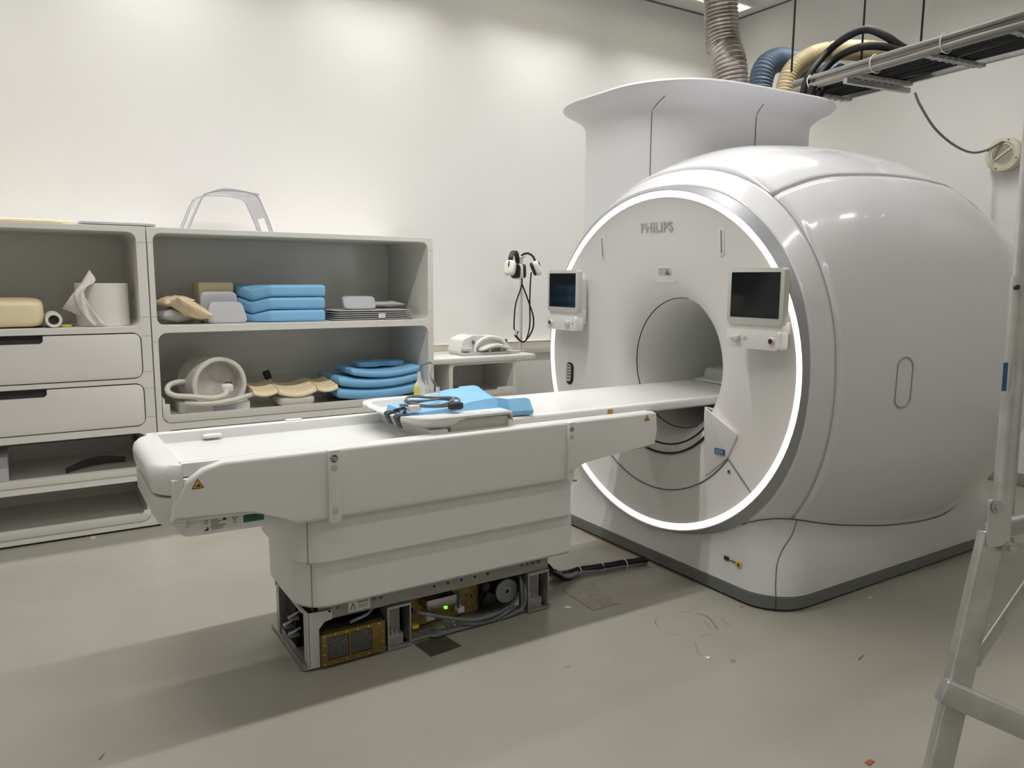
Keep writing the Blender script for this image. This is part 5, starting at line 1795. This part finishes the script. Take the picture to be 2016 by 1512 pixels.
# dark scuffs: thin marks of rubber on the vinyl
M['scuff'] = mat('scuffed_vinyl', (.20, .185, .15), .5)
for k, (l, r) in enumerate((([(1372, 1207), (1392, 1214), (1404, 1226), (1412, 1238)], .006), ([(1368, 1266), (1376, 1288), (1384, 1292)], .002), ([(1690, 1300), (1700, 1290)], .003), ([(1112, 1314), (1123, 1312)], .002), ([(1650, 1233), (1680, 1235)], .0015), ([(195, 1497), (206, 1483)], .003))):
    pts = smooth_path([at(a, b, Z=0) for a, b in l], 6)
    bm = NB()
    rg = []
    for i, p in enumerate(pts):
        d = (pts[min(i + 1, len(pts) - 1)] - pts[max(i - 1, 0)]).normalized()
        n2 = Vector((-d.y, d.x, 0)) * r * (.4 + .6 * abs(math.sin(i * 1.7 + k)))
        rg.append([Vector((p.x, p.y, .0004)) + n2, Vector((p.x, p.y, .0004)) - n2])
    loft(bm, rg, False)
    if k == 0:
        for l3 in ([(1296, 1214), (1290, 1226), (1300, 1240)], [(1340, 1206), (1362, 1204)], [(1386, 1222), (1400, 1240)], [(1420, 1216), (1436, 1234)], [(1310, 1246), (1336, 1250)], [(1376, 1252), (1400, 1250)]):
            P3 = smooth_path([at(a, b, Z=0) for a, b in l3], 5)
            rg = []
            for i, p in enumerate(P3):
                d = (P3[min(i + 1, len(P3) - 1)] - P3[max(i - 1, 0)]).normalized()
                n2 = Vector((-d.y, d.x, 0)) * .003 * math.sin(PI * (i + .3) / (len(P3) - .4))
                rg.append([Vector((p.x, p.y, .0004)) + n2, Vector((p.x, p.y, .0004)) - n2])
            loft(bm, rg, False)
    tag(obj('scuff_mark', bm, 'scuff' if k in (0, 1, 4) else 'plate'), ['broad smudged scuff of short streaks on the floor before the scanner', 'thin hooked scuff just below the broad smudged scuff', 'short dark nick on the floor left of the ladder', 'short dark nick on the floor in front of the table', 'fine scratch on the floor near the scanner corner', 'short dark nick at the lower left of the floor'][k], 'scuff')

# floor cable bundle to the scanner
cbn = thing('cable_bundle', 'dark cable bundle on the floor running from table base to scanner', 'cables', (2.3, 2.95, 0))
base = [(1075, 1140), (1105, 1134), (1140, 1126), (1185, 1119), (1230, 1112), (1272, 1105)]
bp_ = [at(a, b, Z=.02) for a, b in base]
random.seed(5)
for k in range(8):
    pts = []
    for i, p in enumerate(bp_):
        f = (1.0, .75, .35, .25, .22, .2)[i]
        pts.append(Vector((p.x, p.y + f * (k - 3.5) * .022 + random.uniform(-.006, .006), .014 + (.05 if i == 0 else .02 if i == 1 else .012) * random.random() + (k % 2) * .010 * (i > 1) + (.04 if i == 0 else 0))))
    bm = NB(); tube(bm, pts, random.choice((.006, .008, .010)), 8); obj('black_cable' if k % 2 else 'grey_cable', bm, 'rubber' if k % 2 else 'cable', cbn)
bm = NB(); tube(bm, [(p.x, p.y + .02, .034) for p in bp_], .003, 6); obj('red_wire', bm, 'copper', cbn)
for i, t in ((2, 0), (3, 0), (4, 0)):
    p = bp_[i]
    bm = NB(); torus(bm, (p.x, p.y, .022), (1, -.1, 0), .026, .0025, 20, 6); obj('cable_tie', bm, 'tie', cbn)
# copper strip under the plinth
bm = NB(); box(bm, 2.728, 2.734, 2.60, 3.50, .0003, .006); tag(origin_to_base(obj('copper_strip', bm, mat('copper_strip', (.55, .36, .2), .35, .7))), 'thin coppery strip along the floor before the scanner plinth', 'strip')

# ================================================================ LADDER
LD = 2.15
def lp(px, py, d=LD): return at(px, py, D=d)


ld = thing('aluminium_trestle', 'aluminium ladder trestle standing at the right edge of the photo', 'ladder', (2.05, .98, 0))


def bar(name, p0, p1, w, t, material='alu', parent=None, side=None, bev=.004):
    """Rectangular profile between two points; w across the view, t in depth."""
    p0, p1 = Vector(p0), Vector(p1)
    d = (p1 - p0).normalized()
    s = side if side is not None else FW
    n = (s - d * s.dot(d)).normalized()
    u = d.cross(n)
    L = (p1 - p0).length
    mt = Matrix.Identity(4)
    for i in range(3): mt[i][0], mt[i][1], mt[i][2], mt[i][3] = u[i], n[i], d[i], p0[i]
    bm = NB()
    prism(bm, rrect(-w / 2, w / 2, -t / 2, t / 2, bev * 2, 4), 'Z', 0, L, .0015, 1, mtx=mt)
    return obj(name, bm, material, parent or ld)


def tubep(name, p0, p1, r, material='alu', parent=None, r2=None):
    bm = NB(); cyl(bm, p0, p1, r, 24, r2); return obj(name, bm, material, parent or ld)


# lower leg to the floor
foot = lp(1826, 1600, 2.12)
k2 = (0 - lp(1950, 1060).z) / (foot.z - lp(1950, 1060).z)
hinge = lp(1953, 1050)
foot = hinge + (foot - hinge) * ((.03 - hinge.z) / (foot.z - hinge.z))
bar('lower_leg', hinge, foot, .066, .040, side=FW)
f_ = foot
bm = NB(); box(bm, f_.x - .035, f_.x + .035, f_.y - .03, f_.y + .03, 0, .05, .006); obj('rubber_foot', bm, 'rubber', ld)
# narrow inner leg section below the rung
# upright above the hinge
up0, up1 = lp(1974, 1010), lp(2010, 545)
tubep('upright', up0, up1, .0275)
up2 = up1 + (up1 - up0) * 1.6
tubep('upper_upright', up1 - (up1 - up0) * .05, up2, .0225)
bm = NB(); p = lp(2001, 566, LD - .035); cyl(bm, p - FW * -.004, p - FW * .006, .007, 12); obj('pin_hole', bm, 'ink', ld)
s0_, s1_ = lp(1976, 770, LD - .031), lp(1980, 714, LD - .031)
bm = NB(); mt = basis((s0_ + s1_) / 2, RT, (s1_ - s0_)); box(bm, -.006, .006, -(s1_ - s0_).length / 2, (s1_ - s0_).length / 2, -.001, .002, mtx=mt); obj('blue_tape', bm, 'bluelabel', ld)
# hinge plates with bolts
mt = basis(lp(1967, 1025, LD - .034), RT, UP)
bm = NB(); prism(bm, round_poly([(-.034, -.075), (.028, -.065), (.034, .050), (-.028, .060)], .008), 'Z', -.004, .004, .001, 1, mtx=mt)
prism(bm, round_poly([(.036, -.02), (.062, -.02), (.062, .058), (.036, .062)], .012), 'Z', -.05, -.046, .001, 1, mtx=mt); hpz = obj('hinge_plate', bm, 'alu', ld)
for px, py in ((1963, 999), (1988, 1079)):
    bm = NB(); p = lp(px, py, LD - .040); cyl(bm, p, p - FW * .004, .016, 20); cyl(bm, p - FW * .004, p - FW * .012, .010, 6); obj('hinge_bolt', bm, 'chrome', hpz)
# platform bars going right, away from the hinge
bar('platform_rail', lp(1950, 1047, LD - .02), lp(2110, 1010, LD + .25), .030, .05, side=UP)
bar('platform_rail', lp(1985, 1068, LD + .05), lp(2110, 1100, LD + .45), .036, .03, side=UP)
# rung
bar('rung', lp(1853, 1357, LD - .05), lp(2100, 1466, LD - .12), .066, .05, side=FW)
bm = NB(); p = lp(1868, 1393, LD - .026); cyl(bm, p, p - FW * .006, .007, 14); obj('rivet', bm, 'frame', ld)
# brace strap
b0_, b1_ = lp(1922, 1300, LD + .0), lp(2060, 1095, LD + .25)
bar('brace_strap', b0_, b1_, .048, .006, side=(FW * .9 + UP * .3))
bm = NB(); p = lp(1921, 1303, LD - .01); cyl(bm, p, p - FW * .012, .010, 12); obj('brace_bolt', bm, 'chrome', ld)

# ================================================================ WORLD AND VIEW
w = bpy.data.worlds.new('world')
SC.world = w
w.use_nodes = True
w.node_tree.nodes['Background'].inputs['Color'].default_value = (.9, .92, 1.0, 1)
w.node_tree.nodes['Background'].inputs['Strength'].default_value = 0.02
vs = SC.view_settings
SC.display_settings.display_device = 'sRGB'
vs.view_transform = 'Standard'
vs.look = 'None'
vs.gamma = 1.0
vs.use_curve_mapping = False
vs.exposure = 0.16
